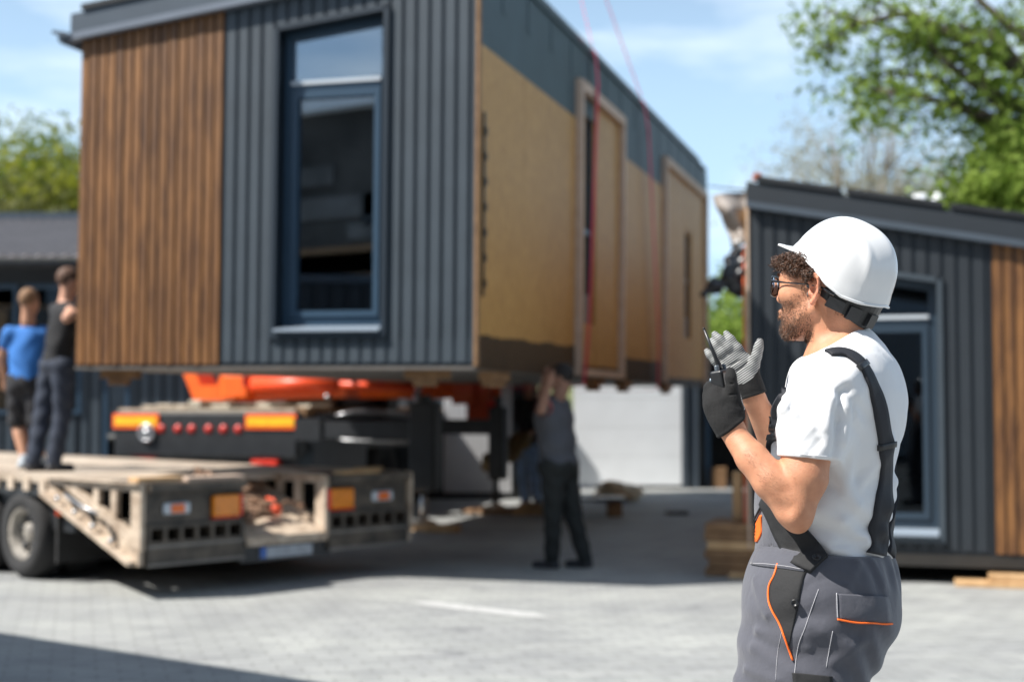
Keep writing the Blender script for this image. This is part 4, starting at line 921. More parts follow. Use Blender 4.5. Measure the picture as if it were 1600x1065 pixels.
def band3d(mb, bvh, ctr, off=.003, th=.003, across=5, m=0):
    """strip through centres (point, normal, width in metres), its cross section pressed onto the surface"""
    rows = []; K = len(ctr)
    for _ in range(6): ctr = [ctr[0]]+[((ctr[i-1][0]+ctr[i][0]*2+ctr[i+1][0])/4, ctr[i][1], ctr[i][2]) for i in range(1, K-1)]+[ctr[-1]]
    W_ = max(3, K//9)
    for i in range(K):
        a, b = max(i-W_, 0), min(i+W_, K-1); t = (ctr[min(i+7, K-1)][0]-ctr[max(i-7, 0)][0]).normalized(); nn = sum((ctr[j][1] for j in range(a, b+1)), Vector()).normalized(); sd = t.cross(nn).normalized(); row = []; last = None
        for j in range(across):
            q = ctr[i][0]+sd*ctr[i][2]*(j/(across-1)-.5); h, nr, _, dd = bvh.ray_cast(q+nn*.03, -nn, .07); row.append(h if h is not None else q)
        dv = [(h-ctr[i][0]).dot(nn) for h in row]; dm = sorted(dv)[len(dv)//2]
        row = [h-nn*(d-max(min(d, dm+.010), dm-.003)) for h, d in zip(row, dv)]
        rows.append([(h, nn) for h in row])
    for _ in range(2): rows = [rows[0]]+[[((rows[i-1][j][0]+rows[i][j][0]*2+rows[i+1][j][0])/4, rows[i][j][1]) for j in range(across)] for i in range(1, K-1)]+[rows[-1]]
    if len(rows) < 2: return mb
    vs = []; k = across
    for row in rows: vs += [h+n_*(off+th) for h, n_ in row]
    for row in rows: vs += [h+n_*(off*.2-.001) for h, n_ in row]
    N = len(rows); fs = []; B = N*k
    for i in range(N-1):
        for j in range(k-1): fs += [(i*k+j, i*k+j+1, (i+1)*k+j+1, (i+1)*k+j), (B+i*k+j, B+(i+1)*k+j, B+(i+1)*k+j+1, B+i*k+j+1)]
        fs += [(i*k, (i+1)*k, B+(i+1)*k, B+i*k), (i*k+k-1, B+i*k+k-1, B+(i+1)*k+k-1, (i+1)*k+k-1)]
    for j in range(k-1): fs += [(j, B+j, B+j+1, j+1), ((N-1)*k+j, (N-1)*k+j+1, B+(N-1)*k+j+1, B+(N-1)*k+j)]
    fl = [len(f) == 4 and max(f) < B for f in fs]
    n0 = len(mb.sm); mb.add(vs, fs, m, True); mb.sm[n0:] = fl; return mb
def surf_tube(mb, bvh, pts, r, off=.002, n=8, m=0, toward=None):
    L = [hit(bvh, c[0], c[1], toward) for c in catmull(pts, n)]; L = [h+nr*off for h, nr in L if h is not None]
    if len(L) > 2: mb.tube(L, r, 8, m)
    return mb
def surf_patch(mb, bvh, left, right, off=.003, n=14, across=10, m=0, toward=None):
    """patch between two seen border curves"""
    A = catmull(left, 8); B = catmull(right, 8)
    def samp(C, t): x = t*(len(C)-1); i = min(int(x), len(C)-2); return C[i]+(C[i+1]-C[i])*(x-i)
    rows = []
    for i in range(n+1):
        a, b = samp(A, i/n), samp(B, i/n); row = []
        for j in range(across+1):
            q = a+(b-a)*j/across; h, nr = hit(bvh, q[0], q[1], toward)
            if h is None: row = None; break
            row.append((h, nr))
        if row: rows.append(row)
    if len(rows) < 2: return mb
    k = across+1; vs = [h+nr*off for row in rows for h, nr in row]+[h-nr*.001 for row in rows for h, nr in row]; N = len(rows); B_ = N*k; fs = []
    for i in range(N-1):
        for j in range(k-1): fs.append((i*k+j, i*k+j+1, (i+1)*k+j+1, (i+1)*k+j))
        fs += [(i*k, (i+1)*k, B_+(i+1)*k, B_+i*k), (i*k+k-1, B_+i*k+k-1, B_+(i+1)*k+k-1, (i+1)*k+k-1)]
    for j in range(k-1): fs += [(j, B_+j, B_+j+1, j+1), ((N-1)*k+j, (N-1)*k+j+1, B_+(N-1)*k+j+1, B_+(N-1)*k+j)]
    return mb.add(vs, fs, m, True)
# ---------------------------------------------------------------- the man in the helmet (body modelled at 3 m from the camera)
WY = 3.0
def W(px, py, dy=0.0): return P(px, py, WY+dy)
def bump_cloth(name, col, rough, scale=900, strength=.12, sheen=.3, var=.04, vscale=6):
    m = mat(name, col, rough, var=var, vscale=vscale, sheen=sheen); t = m.node_tree; b = t.nodes['Principled BSDF']
    tc = t.nodes.new('ShaderNodeTexCoord'); wv = t.nodes.new('ShaderNodeTexNoise'); wv.inputs['Scale'].default_value = scale; n2 = t.nodes.new('ShaderNodeTexNoise'); n2.inputs['Scale'].default_value = 38; n2.inputs['Detail'].default_value = 3
    ad = t.nodes.new('ShaderNodeMath'); ad.operation = 'MULTIPLY_ADD'; ad.inputs[1].default_value = .15
    t.links.new(tc.outputs['Object'], wv.inputs['Vector']); t.links.new(tc.outputs['Object'], n2.inputs['Vector']); t.links.new(wv.outputs[0], ad.inputs[0]); t.links.new(n2.outputs[0], ad.inputs[2])
    bp = t.nodes.new('ShaderNodeBump'); bp.inputs['Strength'].default_value = strength; bp.inputs['Distance'].default_value = .006; t.links.new(ad.outputs[0], bp.inputs['Height']); t.links.new(bp.outputs[0], b.inputs['Normal']); return m
def skin_mat(name='skin', base=(.56, .27, .15)):
    m = bpy.data.materials.new(name); m.use_nodes = True; t = m.node_tree; b = t.nodes['Principled BSDF']
    va = t.nodes.new('ShaderNodeVertexColor'); va.layer_name = 'tone'
    n = t.nodes.new('ShaderNodeTexNoise'); n.inputs['Scale'].default_value = 45; n.inputs['Detail'].default_value = 5; tc = t.nodes.new('ShaderNodeTexCoord'); t.links.new(tc.outputs['Object'], n.inputs['Vector'])
    r = t.nodes.new('ShaderNodeValToRGB'); r.color_ramp.elements[0].position = .3; r.color_ramp.elements[1].position = .7; r.color_ramp.elements[0].color = (.90, .82, .79, 1); r.color_ramp.elements[1].color = (1.08, 1.07, 1.06, 1)
    mxn = t.nodes.new('ShaderNodeMixRGB'); mxn.blend_type = 'MULTIPLY'; mxn.inputs[0].default_value = 1; t.links.new(n.outputs[0], r.inputs[0]); t.links.new(va.outputs[0], mxn.inputs[1]); t.links.new(r.outputs[0], mxn.inputs[2])
    t.links.new(mxn.outputs[0], b.inputs['Base Color']); b.inputs['Roughness'].default_value = .52; b.inputs['Specular IOR Level'].default_value = .4
    b.inputs['Subsurface Weight'].default_value = .12; b.inputs['Subsurface Radius'].default_value = (.012, .004, .002); b.inputs['Subsurface Scale'].default_value = 1
    n3 = t.nodes.new('ShaderNodeTexNoise'); n3.inputs['Scale'].default_value = 420; n3.inputs['Detail'].default_value = 3; t.links.new(tc.outputs['Object'], n3.inputs['Vector'])
    bp = t.nodes.new('ShaderNodeBump'); bp.inputs['Strength'].default_value = .45; bp.inputs['Distance'].default_value = .002; t.links.new(n3.outputs[0], bp.inputs['Height']); t.links.new(bp.outputs[0], b.inputs['Normal']); return m
SKIN = skin_mat()
M['shirt'] = bump_cloth('white_cotton', (.70, .71, .73), .85, 1400, .25, sheen=.2, var=.01)
M['denim'] = bump_cloth('grey_work_cloth', (.068, .071, .090), .85, 1600, .4, var=.06, vscale=30)
M['blackcloth'] = bump_cloth('black_work_cloth', (.013, .0135, .015), .8, 1600, .4, sheen=0)
M['webbing'] = bump_cloth('elastic_webbing', (.012, .0135, .019), .7, 1800, .3, sheen=0)
M['piping'] = mat('orange_piping', (.95, .16, .015), .6)
M['glove'] = bump_cloth('black_knit', (.0085, .0085, .009), .9, 1500, .7, sheen=0)
M['stitch'] = mat('grey_stitching', (.42, .42, .45), .8)
M['hair'] = mat('brown_hair', (.075, .032, .015), .38, var=.5, vscale=60, spec=.6, island=.5)
M['beard'] = mat('beard_hair', (.085, .040, .021), .5, island=.6, spec=.5)
M['plastic'] = mat('black_plastic', (.012, .013, .015), .35, var=.2, vscale=40)

hf = Vector((-.743, .669, 0)).normalized(); hl = Vector((-hf.y, hf.x, 0)); hl = Vector((-.669, -.743, 0)).normalized(); hu = Vector((0, 0, 1))
_tilt = R(4); hf2 = hf*cos(_tilt)+hu*sin(_tilt); hu2 = hu*cos(_tilt)-hf*sin(_tilt); HF, HL, HU = hf2, hl, hu2
H0_ = W(1289, 450, 0)
hmf, hml = Vector((-.8, .6, 0)), Vector((-.6, -.8, 0))      # the helmet keeps its own heading
def Hd(f, l, u): return H0_+HF*f+HL*l+HU*u
AXH = (HF, HL, HU)
tf = Vector((-.98, .19, 0)).normalized(); tl = Vector((-.19, -.98, 0)).normalized(); AXT = (tf, tl, Vector((0, 0, 1)))

def torso(F_, g=0.0):
    F_.ell(W(1313, 655, 0), (.124+g, .178+g, .175), AXT, .03)
    F_.ell(W(1289, 790, 0), (.139+g, .158+g, .175), AXT, .06)
    F_.ell(W(1345, 618, 0), (.088+g, .15+g, .11), AXT, .05)
    F_.cap(W(1322, 572, -.10), W(1328, 572, .12), .050+g, .050+g, .06)
    F_.cap(W(1320, 548, .0), W(1318, 580, .0), .055+g, .084+g, .05)
    F_.ell(W(1288, 900, 0), (.142+g, .155+g, .13), AXT, .05)
def hit_d(F_, q):
    """walk along the line of sight to the surface held in field F_"""
    for k in range(160):
        p = P(q[0], q[1], 2.70+k*.004); i = [int(round((p[j]-F_.lo[j])/F_.h)) for j in range(3)]
        if all(0 <= i[j] < F_.n[j] for j in range(3)) and F_.D[tuple(i)] < 0: return p
    return None
def worker():
    # ---------------- body: head, neck, torso core, arms in one surface
    F_ = Field((.36, 2.66, 1.02), (.90, 3.30, 1.90), .0027)
    F_.ell(Hd(-.016, 0, .034), (.094, .077, .084), AXH, .0)
    F_.ell(Hd(.040, 0, .022), (.050, .061, .052), AXH, .03)
    F_.ell(Hd(.034, 0, -.028), (.058, .057, .068), AXH, .03)
    F_.ell(Hd(.036, 0, -.074), (.048, .048, .032), AXH, .022)
    F_.cap(Hd(.068, .010, -.094), Hd(.068, -.010, -.094), .017, .017, .022)
    for sg in (1, -1):
        F_.cap(Hd(-.005, sg*.056, -.050), Hd(.060, sg*.026, -.093), .014, .012, .025)
        F_.ell(Hd(.054, sg*.047, -.018), (.026, .018, .018), AXH, .02)
        F_.cap(Hd(.086, sg*.012, .020), Hd(.072, sg*.046, .018), .008, .008, .018)
        F_.ell(Hd(.098, sg*.030, .0), (.018, .017, .011), AXH, .012, 'sub')
        F_.cap(Hd(.090, sg*.020, .006), Hd(.078, sg*.044, .003), .004, .004, .006)
        F_.ell(Hd(.095, sg*.010, -.031), (.009, .0075, .006), AXH, .006)
    F_.chain([Hd(.088, 0, .014), Hd(.098, 0, -.010), Hd(.106, 0, -.025)], [.008, .008, .0095], .012)
    F_.cap(Hd(.094, -.017, -.053), Hd(.094, .017, -.053), .0055, .0055, .006); F_.cap(Hd(.092, -.016, -.064), Hd(.092, .016, -.064), .007, .007, .006)
    F_.cap(Hd(.101, -.02, -.0585), Hd(.101, .02, -.0585), .0022, .0022, .003, 'sub')
    # ear
    def ear(sg):
        def E(f, l, u): return Hd(-.020+f, sg*(.071+l), -.008+u)
        F_.ell(E(.0, .004, .0), (.014, .007, .022), (HF, HL, HU), .008)
        rim = [E(.008, .004, .006), E(.013, .009, .018), E(.008, .013, .028), E(-.004, .016, .031), E(-.013, .017, .024), E(-.016, .017, .010), E(-.013, .015, -.006), E(-.006, .012, -.018), E(.002, .008, -.026), E(.007, .004, -.024)]
        F_.chain(rim, [.0030, .0034, .0038, .0038, .0038, .0036, .0036, .0044, .0058, .0040], .003)
        F_.chain([E(-.002, .010, .022), E(-.008, .011, .008), E(-.006, .010, -.006), E(.0, .008, -.012)], [.003, .003, .003, .003], .004)
        F_.ell(E(.002, .010, .0), (.0065, .007, .009), AXH, .003, 'sub')
        F_.cap(E(.010, .004, -.004), E(.010, .006, -.009), .0042, .0042, .004)
    ear(1); ear(-1)
    # neck
    F_.cap(W(1306, 556, .0), W(1306, 480, .0), .058, .055, .014)
    F_.cap(Hd(-.050, .015, -.03), W(1318, 548, .01), .036, .047, .02); F_.cap(Hd(-.015, .035, -.070), W(1292, 556, -.03), .016, .020, .02)
    F_.cap(W(1284, 535, .0), W(1284, 556, 0), .016, .018, .015)
    torso(F_, -.020)
    # crown of the head ends inside the helmet
    _ta = R(30); _uu = Vector((-hmf.x*sin(_ta), -hmf.y*sin(_ta), cos(_ta))); _hc = W(1316, 432, 0)
    F_.plane(_hc+_uu*.030, _uu, .02, lo=np.array(_hc)-.16, hi=np.array(_hc)+.2)
    _ff = hmf*cos(_ta)+hu*sin(_ta); F_.plane(_hc+_ff*.106, _ff*1.0+_uu*.55, .02, lo=np.array(_hc)+np.array([-.2, -.2, .0]), hi=np.array(_hc)+.2)
    # near arm
    F_.cap(W(1296, 612, -.15), W(1260, 690, -.187), .046, .045, .008)
    F_.chain([W(1260, 690, -.187), W(1255, 745, -.196), W(1242, 795, -.20)], [.045, .0485, .0365], .006)
    F_.ell(W(1246, 802, -.203), (.026, .026, .028), None, .02)
    F_.chain([W(1238, 790, -.20), W(1205, 752, -.19), W(1175, 715, -.165), W(1143, 674, -.13)], [.036, .0355, .032, .0235], .015)
    F_.cap(W(1219, 756, -.20), W(1184, 724, -.18), .028, .025, .012)
    F_.cap(W(1146, 668, -.135), W(1140, 660, -.128), .0235, .023, .01)
    F_.cap(W(1206, 729, -.24), W(1224, 748, -.245), .0025, .0015, .006, 'sub')
    F_.cap(W(1280, 700, -.20), W(1264, 765, -.212), .028, .024, .008)
    # elbow dimple and olecranon
    F_.ell(W(1217, 797, -.240), (.020, .010, .010), None, .022, 'sub'); F_.ell(W(1247, 817, -.205), (.017, .016, .017), None, .02)
    # far arm
    F_.cap(W(1330, 612, .15), W(1290, 740, .20), .058, .048, .03)
    F_.chain([W(1290, 745, .20), W(1262, 790, .17), W(1222, 712, .08), W(1178, 622, .0)], [.046, .043, .038, .0235], .02)
    F_.cap(W(1178, 622, .0), W(1173, 612, -.005), .0235, .022, .01)
    VQ = F_.mesh()
    o0 = np.array(H0_); A = np.array([list(HF), list(HL), list(HU)])
    def colf(V):
        q = (V-o0)@A.T; f, l, u = q[:, 0], np.abs(q[:, 1]), q[:, 2]; n = len(V)
        c = np.tile(np.array([.53, .262, .155, 1.]), (n, 1))
        head = (u > -.13) & (u < .2) & (f > -.13) & (f < .15) & (l < .12)
        from mathutils import noise as mn
        nz_ = np.zeros(n); ii = np.where(head)[0]; nz_[ii] = [.010*mn.noise(Vector(v)*70)+.010*mn.noise(Vector(v)*190) for v in V[ii].tolist()]
        edge = -.030-.30*np.clip(f-.03, 0, 1)*0 + nz_          # upper border of the beard
        edge = np.where(f > .02, -.016-(f-.02)*.35, -.016+(.02-f)*1.1)+nz_
        mus = (f > .085) & (u < -.040+nz_) & (l < .03)
        b = np.clip((edge+.014-u)/.050, 0, 1)*np.clip((f+.014+nz_)/.016, 0, 1)*np.clip((u+.118)/.02, 0, 1)
        b = np.maximum(b, mus*.8); lip = (np.abs(u+.059) < .010) & (l < .019) & (f > .09); b = np.where(lip, 0, b)
        b = b*head*(.50+.50*np.clip((f-.01)/.06, 0, 1)*np.clip((-.03-u)/.05, 0, 1))*np.clip(.88+nz_*9, .6, 1)
        c[:, :3] = c[:, :3]*(1-.70*b[:, None])+np.array([.10, .045, .026])*(.70*b[:, None])
        c[lip & head, :3] = (.42, .15, .11)
        er = head & (l > .074) & (np.abs(f+.02) < .03); c[er, :3] = (.62, .26, .16)
        nape = head & (f < -.035) & (u > -.075) & (u < .03); a = np.clip((u[nape]+.075)/.04, 0, 1)[:, None]*.45; c[nape, :3] = c[nape, :3]*(1-a)+np.array([.05, .022, .012])*a
        return c
    body = mesh_obj('person', VQ, SKIN, None, None, colf, relax=1)
    tag(body, 'man in white hard hat, glasses and white t-shirt with braces, in profile', 'person')
    BV = bvh_of(VQ)
    # eyes
    for sg in (1, -1):
        e = MB(); c_ = Hd(.0775, sg*.031, .0); e.lathe([(.001, -.0122), (.0075, -.0095), (.0115, -.004), (.0122, 0), (.0115, .004), (.0075, .0095)], c_, HF, 16); eo = e.build('eye', mat('eye_white', (.75, .72, .68), .2), body)
        e = MB(); e.lathe([(.0076, .0094), (.0052, .0112), (.001, .0124)], c_, HF, 16); e.build('iris', mat('eye_iris', (.05, .025, .012), .1), eo)
    # ---------------- shirt
    F_ = Field((.44, 2.66, 1.05), (.92, 3.30, 1.66), .0034)
    torso(F_, 0.0)
    F_.cap(W(1330, 612, .15), W(1300, 705, .19), .074, .064, .05)
    # drape between sleeve and chest, folds
    F_.cap(W(1254, 625, -.10), W(1230, 700, -.06), .028, .030, .05)
    for a, b_, r_, k_ in (((1312, 640, -.165), (1296, 715, -.190), .008, .014), ((1318, 625, -.155), (1325, 700, -.16), .006, .016), ((1250, 600, -.185), (1232, 640, -.195), .007, .018), ((1268, 640, -.215), (1285, 690, -.222), .005, .02)):
        F_.cap(W(*a), W(*b_), r_, r_*.6, k_)
    for a, b_, r_, k_ in (((1308, 655, -.185), (1306, 722, -.19), .006, .012), ((1243, 622, -.19), (1228, 655, -.2), .005, .016)):
        F_.cap(W(*a), W(*b_), r_, r_*.6, k_, 'sub')
    # waist folds
    c0 = np.array(W(1300, 800, 0)); zz0 = float(W(1260, 655, -.19).z)
    def folds(X, Y, Z):
        px = (X-c0[0]); z = (Z-c0[2]); y = Y-c0[1]; near = 1/(1+np.exp((y-.0)*0-0))
        w1 = np.exp(-((z+.035)/.05)**2); s1 = np.sin((z+px*.55)*105+3*np.sin(px*14+y*9))
        w2 = np.exp(-((z-.02)/.09)**2); s2 = np.sin((z-px*.35)*62+2*np.sin(px*9+y*7+1))
        w3 = np.exp(-((z-.22)/.12)**2)*.5; s3 = np.sin(px*48+z*22+2*np.sin(z*16+y*6))
        return -.0052*w1*s1-.0046*w2*s2-.0034*w3*s3
    F_.disp(folds)
    def folds2(X, Y, Z): return -.0012*np.sin(X*80+np.sin(Z*44+Y*20)*2.2)*np.sin(Z*38+Y*28+1.3)
    F_.disp(folds2)
    for a, b_, r_ in (((1396, 752), (1318, 815), .007), ((1388, 790), (1300, 842), .0075), ((1378, 828), (1300, 858), .006), ((1330, 700), (1322, 770), .005), ((1392, 690), (1340, 760), .006), ((1340, 610), (1330, 680), .005), ((1300, 720), (1340, 790), .005)):
        c_ = [hit_d(F_, q) for q in (a, b_)]
        if all(c_): F_.cap(c_[0], c_[1], r_, r_*.4, .022)
    for a, b_, r_ in (((1324, 640), (1313, 705), .004), ((1350, 845), (1300, 852), .003)):
        c_ = [hit_d(F_, q) for q in (a, b_)]
        if all(c_): F_.cap(c_[0], c_[1], r_, r_*.4, .012, 'sub')
    G = Field((.44, 2.66, 1.05), (.92, 3.30, 1.66), .0034); G.cap(W(1300, 606, -.150), W(1259, 730, -.192), .076, .0605, .0)
    G.ell(W(1236, 655, -.185), (.03, .035, .05), None, .03)
    G.disp(lambda X, Y, Z: -.0030*np.sin((Z*1.0+X*.8)*78+2.2*np.sin(Z*30+Y*25))*np.exp(-((Z-zz0)/.045)**2) - .0011*np.sin((X-.6*Z)*95+np.sin(Z*40)*2))
    G.plane(W(1257, 716, -.19), (-.10, -.05, -1.0), .003)
    h_ = np.maximum(.030-np.abs(F_.D-G.D), 0)/.030; F_.D = np.minimum(F_.D, G.D)-h_*h_*.030*.25
    for a, b_, r_ in (((1312, 612), (1308, 665), .0035), ((1309, 660), (1303, 716), .0055), ((1322, 605), (1334, 650), .003), ((1248, 600), (1236, 640), .0035), ((1280, 690), (1262, 712), .003)):
        c_ = [hit_d(F_, q) for q in (a, b_)]
        if all(c_): F_.cap(c_[0], c_[1], r_, r_*.7, .014, 'sub')
    for a, b_, r_ in (((1322, 622), (1320, 690), .0055), ((1300, 622), (1290, 668), .004), ((1236, 598), (1222, 640), .004), ((1268, 668), (1240, 700), .003)):
        c_ = [hit_d(F_, q) for q in (a, b_)]
        if all(c_): F_.cap(c_[0], c_[1], r_, r_*.5, .016)
    F_.cap(W(1305, 572, .0), W(1303, 500, .0), .061, .062, .006, 'sub'); F_.cap(Hd(-.050, .015, -.03), W(1320, 548, .01), .040, .051, .004, 'sub')
    bt_ = np.array(W(1300, 872, 0)); F_.plane(bt_, (0, 0, -1), .0)
    nk = np.array(W(1310, 527, 0)); F_.plane(nk, (-.55, 0, 1), .003, lo=nk+np.array([-.14, -.12, -.08]), hi=nk+np.array([.12, .12, .14]))
    VS = F_.mesh()
    BS = bvh_of(VS)
    shirt = mesh_obj('t_shirt', VS, M['shirt'], body, relax=2); BS = bvh_of(VS)
    # collar rib and hem seams
    nb = MB(); col_pts = []
    for k_ in range(41):
        a = 2*pi*k_/40; d = Vector((cos(a), sin(a), 0)); c_ = W(1308, 541, .002); q = c_+Vector((d.x*.068, d.y*.066, 0)); q.z += (q.x-c_.x)*.55+.004
        h_, n_, _, _ = BS.find_nearest(q); col_pts.append(h_ if h_ else q)
    nb.tube(col_pts, .0028, 6, caps=False); nb.build('neck_rib', M['shirt'], shirt)
    sm_ = MB(); surf_tube(sm_, BS, [(1214, 703), (1238, 708), (1268, 711), (1298, 713)], .0007, .0003); sm_.build('hem_seam', M['shirt'], shirt)
    # ---------------- trousers
    F_ = Field((.36, 2.66, .04), (.90, 3.30, 1.18), .0042)
    F_.ell(W(1284, 905, 0), (.151, .170, .14), AXT, .0)
    F_.ell(W(1280, 950, 0), (.153, .178, .14), AXT, .05)
    F_.ell(W(1338, 955, -.03), (.074, .13, .10), AXT, .04)
    F_.ell(W(1326, 874, 0), (.082, .135, .045), AXT, .03)
    kn, an = Vector((.585, 2.90, .50)), Vector((.63, 2.90, .10)); kf, af = Vector((.56, 3.12, .50)), Vector((.60, 3.14, .10))
    F_.chain([W(1278, 945, -.075), W(1262, 1060, -.085), kn, an], [.135, .121, .082, .072], .05)
    F_.chain([W(1270, 945, .08), W(1252, 1060, .10), kf, af], [.130, .112, .082, .072], .05)
    F_.cap(W(1205, 985, -.07), W(1190, 1065, -.08), .050, .052, .05)
    cz = np.array(W(1280, 950, 0))
    def fold(X, Y, Z):
        x, y, z = X-cz[0], Y-cz[1], Z-cz[2]
        d = -.0040*np.sin((z+.9*x)*62+2.6*np.sin(x*22+y*8))*np.exp(-((z+.09)/.10)**2)
        d += -.0032*np.sin((z-.7*x)*46+2*np.sin(z*30)+1.2)*np.exp(-((x+.07)/.09)**2)*np.exp(-((z+.06)/.16)**2)
        d += -.0035*np.sin(x*110+y*60)*np.exp(-((z-.085)/.035)**2)*(1/(1+np.exp(-(x-.06)*60)))
        d += -.0045*np.sin((z+.4*x)*42+1.7*np.sin(y*14))*np.clip((-.2-z)*4, 0, 1)
        return d
    F_.disp(fold)
    for a, b_, r_ in (((1185, 985), (1262, 1010), .006), ((1178, 1010), (1240, 1050), .006), ((1262, 975), (1330, 1010), .006), ((1180, 905), (1198, 960), .004), ((1340, 880), (1325, 915), .004), ((1362, 878), (1378, 915), .004), ((1168, 1045), (1215, 1062), .006), ((1345, 1000), (1300, 1035), .006)):
        c_ = [hit_d(F_, q) for q in (a, b_)]
        if all(c_): F_.cap(c_[0], c_[1], r_, r_*.5, .016)
    tp = np.array(W(1280, 856, 0)); F_.plane(tp, (.035, 0, 1), .002)
    F_.ell(W(1284, 850, 0), (.140, .152, .05), AXT, .0, 'sub')
    VT = F_.mesh(); trs = mesh_obj('work_trousers', VT, M['denim'], body, relax=2); BT = bvh_of(VT)
    # ---------------- bib in front (a cloth shell over the belly)
    F_ = Field((.40, 2.66, 1.08), (.90, 3.30, 1.42), .0036); torso(F_, .0085)
    F_.disp(lambda X, Y, Z: folds2(X, Y, Z)*.6)
    G = Field((.40, 2.66, 1.08), (.90, 3.30, 1.42), .0036); torso(G, .003); F_.D = np.maximum(F_.D, -G.D)
    F_.plane(W(1212, 700, 0), (1, -.12, .265), .0); F_.plane(W(1200, 705, 0), (0, 0, 1), .0)
    VB = F_.mesh(); bib = mesh_obj('bib', VB, M['denim'], trs, relax=1)
    # union surface for laying details on
    Vall = np.concatenate([VS[0], VT[0], VB[0]]); Qall = np.concatenate([VS[1], VT[1]+len(VS[0]), VB[1]+len(VS[0])+len(VT[0])]); BA = bvh_of((Vall, Qall)); cen = (1290, 800)
    # waistband
    b = MB(); surf_band(b, BT, [(1181, 868, 30), (1200, 870, 33), (1232, 874, 33), (1262, 880, 30)], 33, .002, .0025, toward=cen); b.build('waistband', M['denim'], trs)
    for L, r_, of_ in (([(1180, 855), (1200, 856), (1232, 860), (1252, 864)], .0006, .0050), ([(1180, 881), (1200, 882), (1232, 886), (1252, 890)], .0006, .0050), ([(1279, 920), (1268, 950), (1258, 980), (1247, 1010), (1240, 1064)], .0007, .0006),
                       ([(1306, 926), (1307, 945), (1308, 965)], .0009, .0055), ([(1301, 985), (1296, 1012), (1291, 1042)], .0007, .0006), ([(1222, 985), (1215, 1020), (1212, 1062)], .0005, .0006)):
        b = MB(); surf_tube(b, BT, L, r_, of_, toward=cen); b.build('seam', M['stitch'], trs)
    # side strap with button; its black also paints in the shadow along it
    b = MB(); surf_band(b, BA, [(1196, 778, 26), (1215, 805, 40), (1238, 838, 52), (1262, 868, 50), (1280, 882, 38)], 40, .006, .004, n=10, across=9, toward=cen); b.build('side_strap_and_shadow', M['blackcloth'], bib)
    def button(px, py, r_):
        h_, n_ = hit(BA, px, py, cen); q = MB(); q.lathe([(.001, .006), (r_*.5, .0062), (r_*.62, .0085), (r_*.9, .0088), (r_, .0065), (r_, .001)], h_+n_*.004, n_, 20); 
        q.build('button', M['plastic'], trs)
    button(1276, 874, .0085); button(1243, 941, .0078)
    # orange triangle
    b = MB(); surf_patch(b, BA, [(1189, 804), (1182, 818), (1174, 834), (1173.5, 846)], [(1190.5, 804), (1190.5, 822), (1190, 834), (1184, 846)], .003, toward=cen); b.build('orange_insert', M['piping'], bib)
    b = MB(); surf_tube(b, BA, [(1190, 792), (1180, 812), (1174, 828)], .0022, .003, toward=cen); b.build('bib_edging', M['blackcloth'], bib)
    # black pocket with piping
    b = MB(); surf_patch(b, BT, [(1217, 884), (1206, 903), (1202, 925), (1204, 945), (1214, 966), (1224, 990), (1232, 1008)], [(1262, 888), (1256, 903), (1251, 925), (1248, 945), (1243, 966), (1237, 990), (1234, 1008)], .0025); b.build('pocket_panel', M['blackcloth'], trs)
    b = MB(); surf_tube(b, BT, [(1216, 881), (1211, 898), (1203, 915), (1202, 935), (1207, 952), (1218, 972), (1228, 998), (1239, 1031)], .0021, .0030); b.build('pocket_piping', M['piping'], trs)
    # back pocket flap
    b = MB(); surf_patch(b, BT, [(1306, 927), (1306, 945), (1307, 966)], [(1386, 932), (1390, 950), (1391, 972)], .0045, toward=cen); fl = b.build('pocket_flap', M['denim'], trs)
    b = MB(); surf_tube(b, BT, [(1307, 967), (1330, 970), (1360, 972), (1391, 973)], .0019, .0050, toward=cen); b.build('flap_piping', M['piping'], fl)
    b = MB(); surf_patch(b, BT, [(1238, 1050), (1240, 1075)], [(1300, 1056), (1300, 1078)], .004); b.build('thigh_pocket', M['blackcloth'], trs)
    b = MB(); q = [W(1390, 918, .02), W(1398, 920, .01), W(1409, 950, .01), W(1401, 955, .02)]; b.prism(q, (.004, .05, 0)); f2 = b.build('pocket_flap', M['denim'], trs)
    b = MB(); b.tube([W(1401, 955, .018), W(1409, 951, .008)], .0019, 6); b.build('flap_piping', M['piping'], f2)
    # braces
    b = MB(); surf_band(b, BA, [(1294, 552, 22), (1312, 550, 26), (1330, 556, 26), (1347, 570, 26), (1361, 598, 26), (1372, 632, 26), (1380, 668, 27), (1385, 705, 30), (1384, 745, 34), (1379, 790, 38), (1374, 830, 42), (1371, 866, 42)], 20, .0040, .0018, n=8, across=5, toward=cen); br_ = b.build('brace', M['webbing'], trs)
    def path3(pts):
        out = []
        for c in catmull([tuple(W(p[0], p[1], p[2]))+(p[3],) for p in pts], 8):
            h_, n_, _, _ = BA.find_nearest(Vector(c[:3])); n_ = n_ if n_.dot(h_-Vector((W(1310, 700, 0).x, 3.0, h_.z))) > 0 else -n_; out.append((h_, n_, c[3]))
        return out
    b = MB(); band3d(b, BA, path3([(1300, 552, .10, .028), (1345, 556, .11, .028), (1390, 600, .10, .03), (1412, 660, .07, .03), (1412, 730, .02, .034), (1400, 800, -.045, .038), (1386, 862, -.075, .042)]), .0035, .0022, 5); b.build('brace', M['webbing'], trs)
    b = MB(); surf_band(b, BA, [(1344, 567, 32), (1350, 575, 32)], 24, .006, .0015, n=3, toward=cen); b.build('slider', M['plastic'], br_); b = MB(); surf_band(b, BA, [(1384, 692, 36), (1385, 701, 36)], 26, .006, .0015, n=3, toward=cen); b.build('slider', M['plastic'], br_)
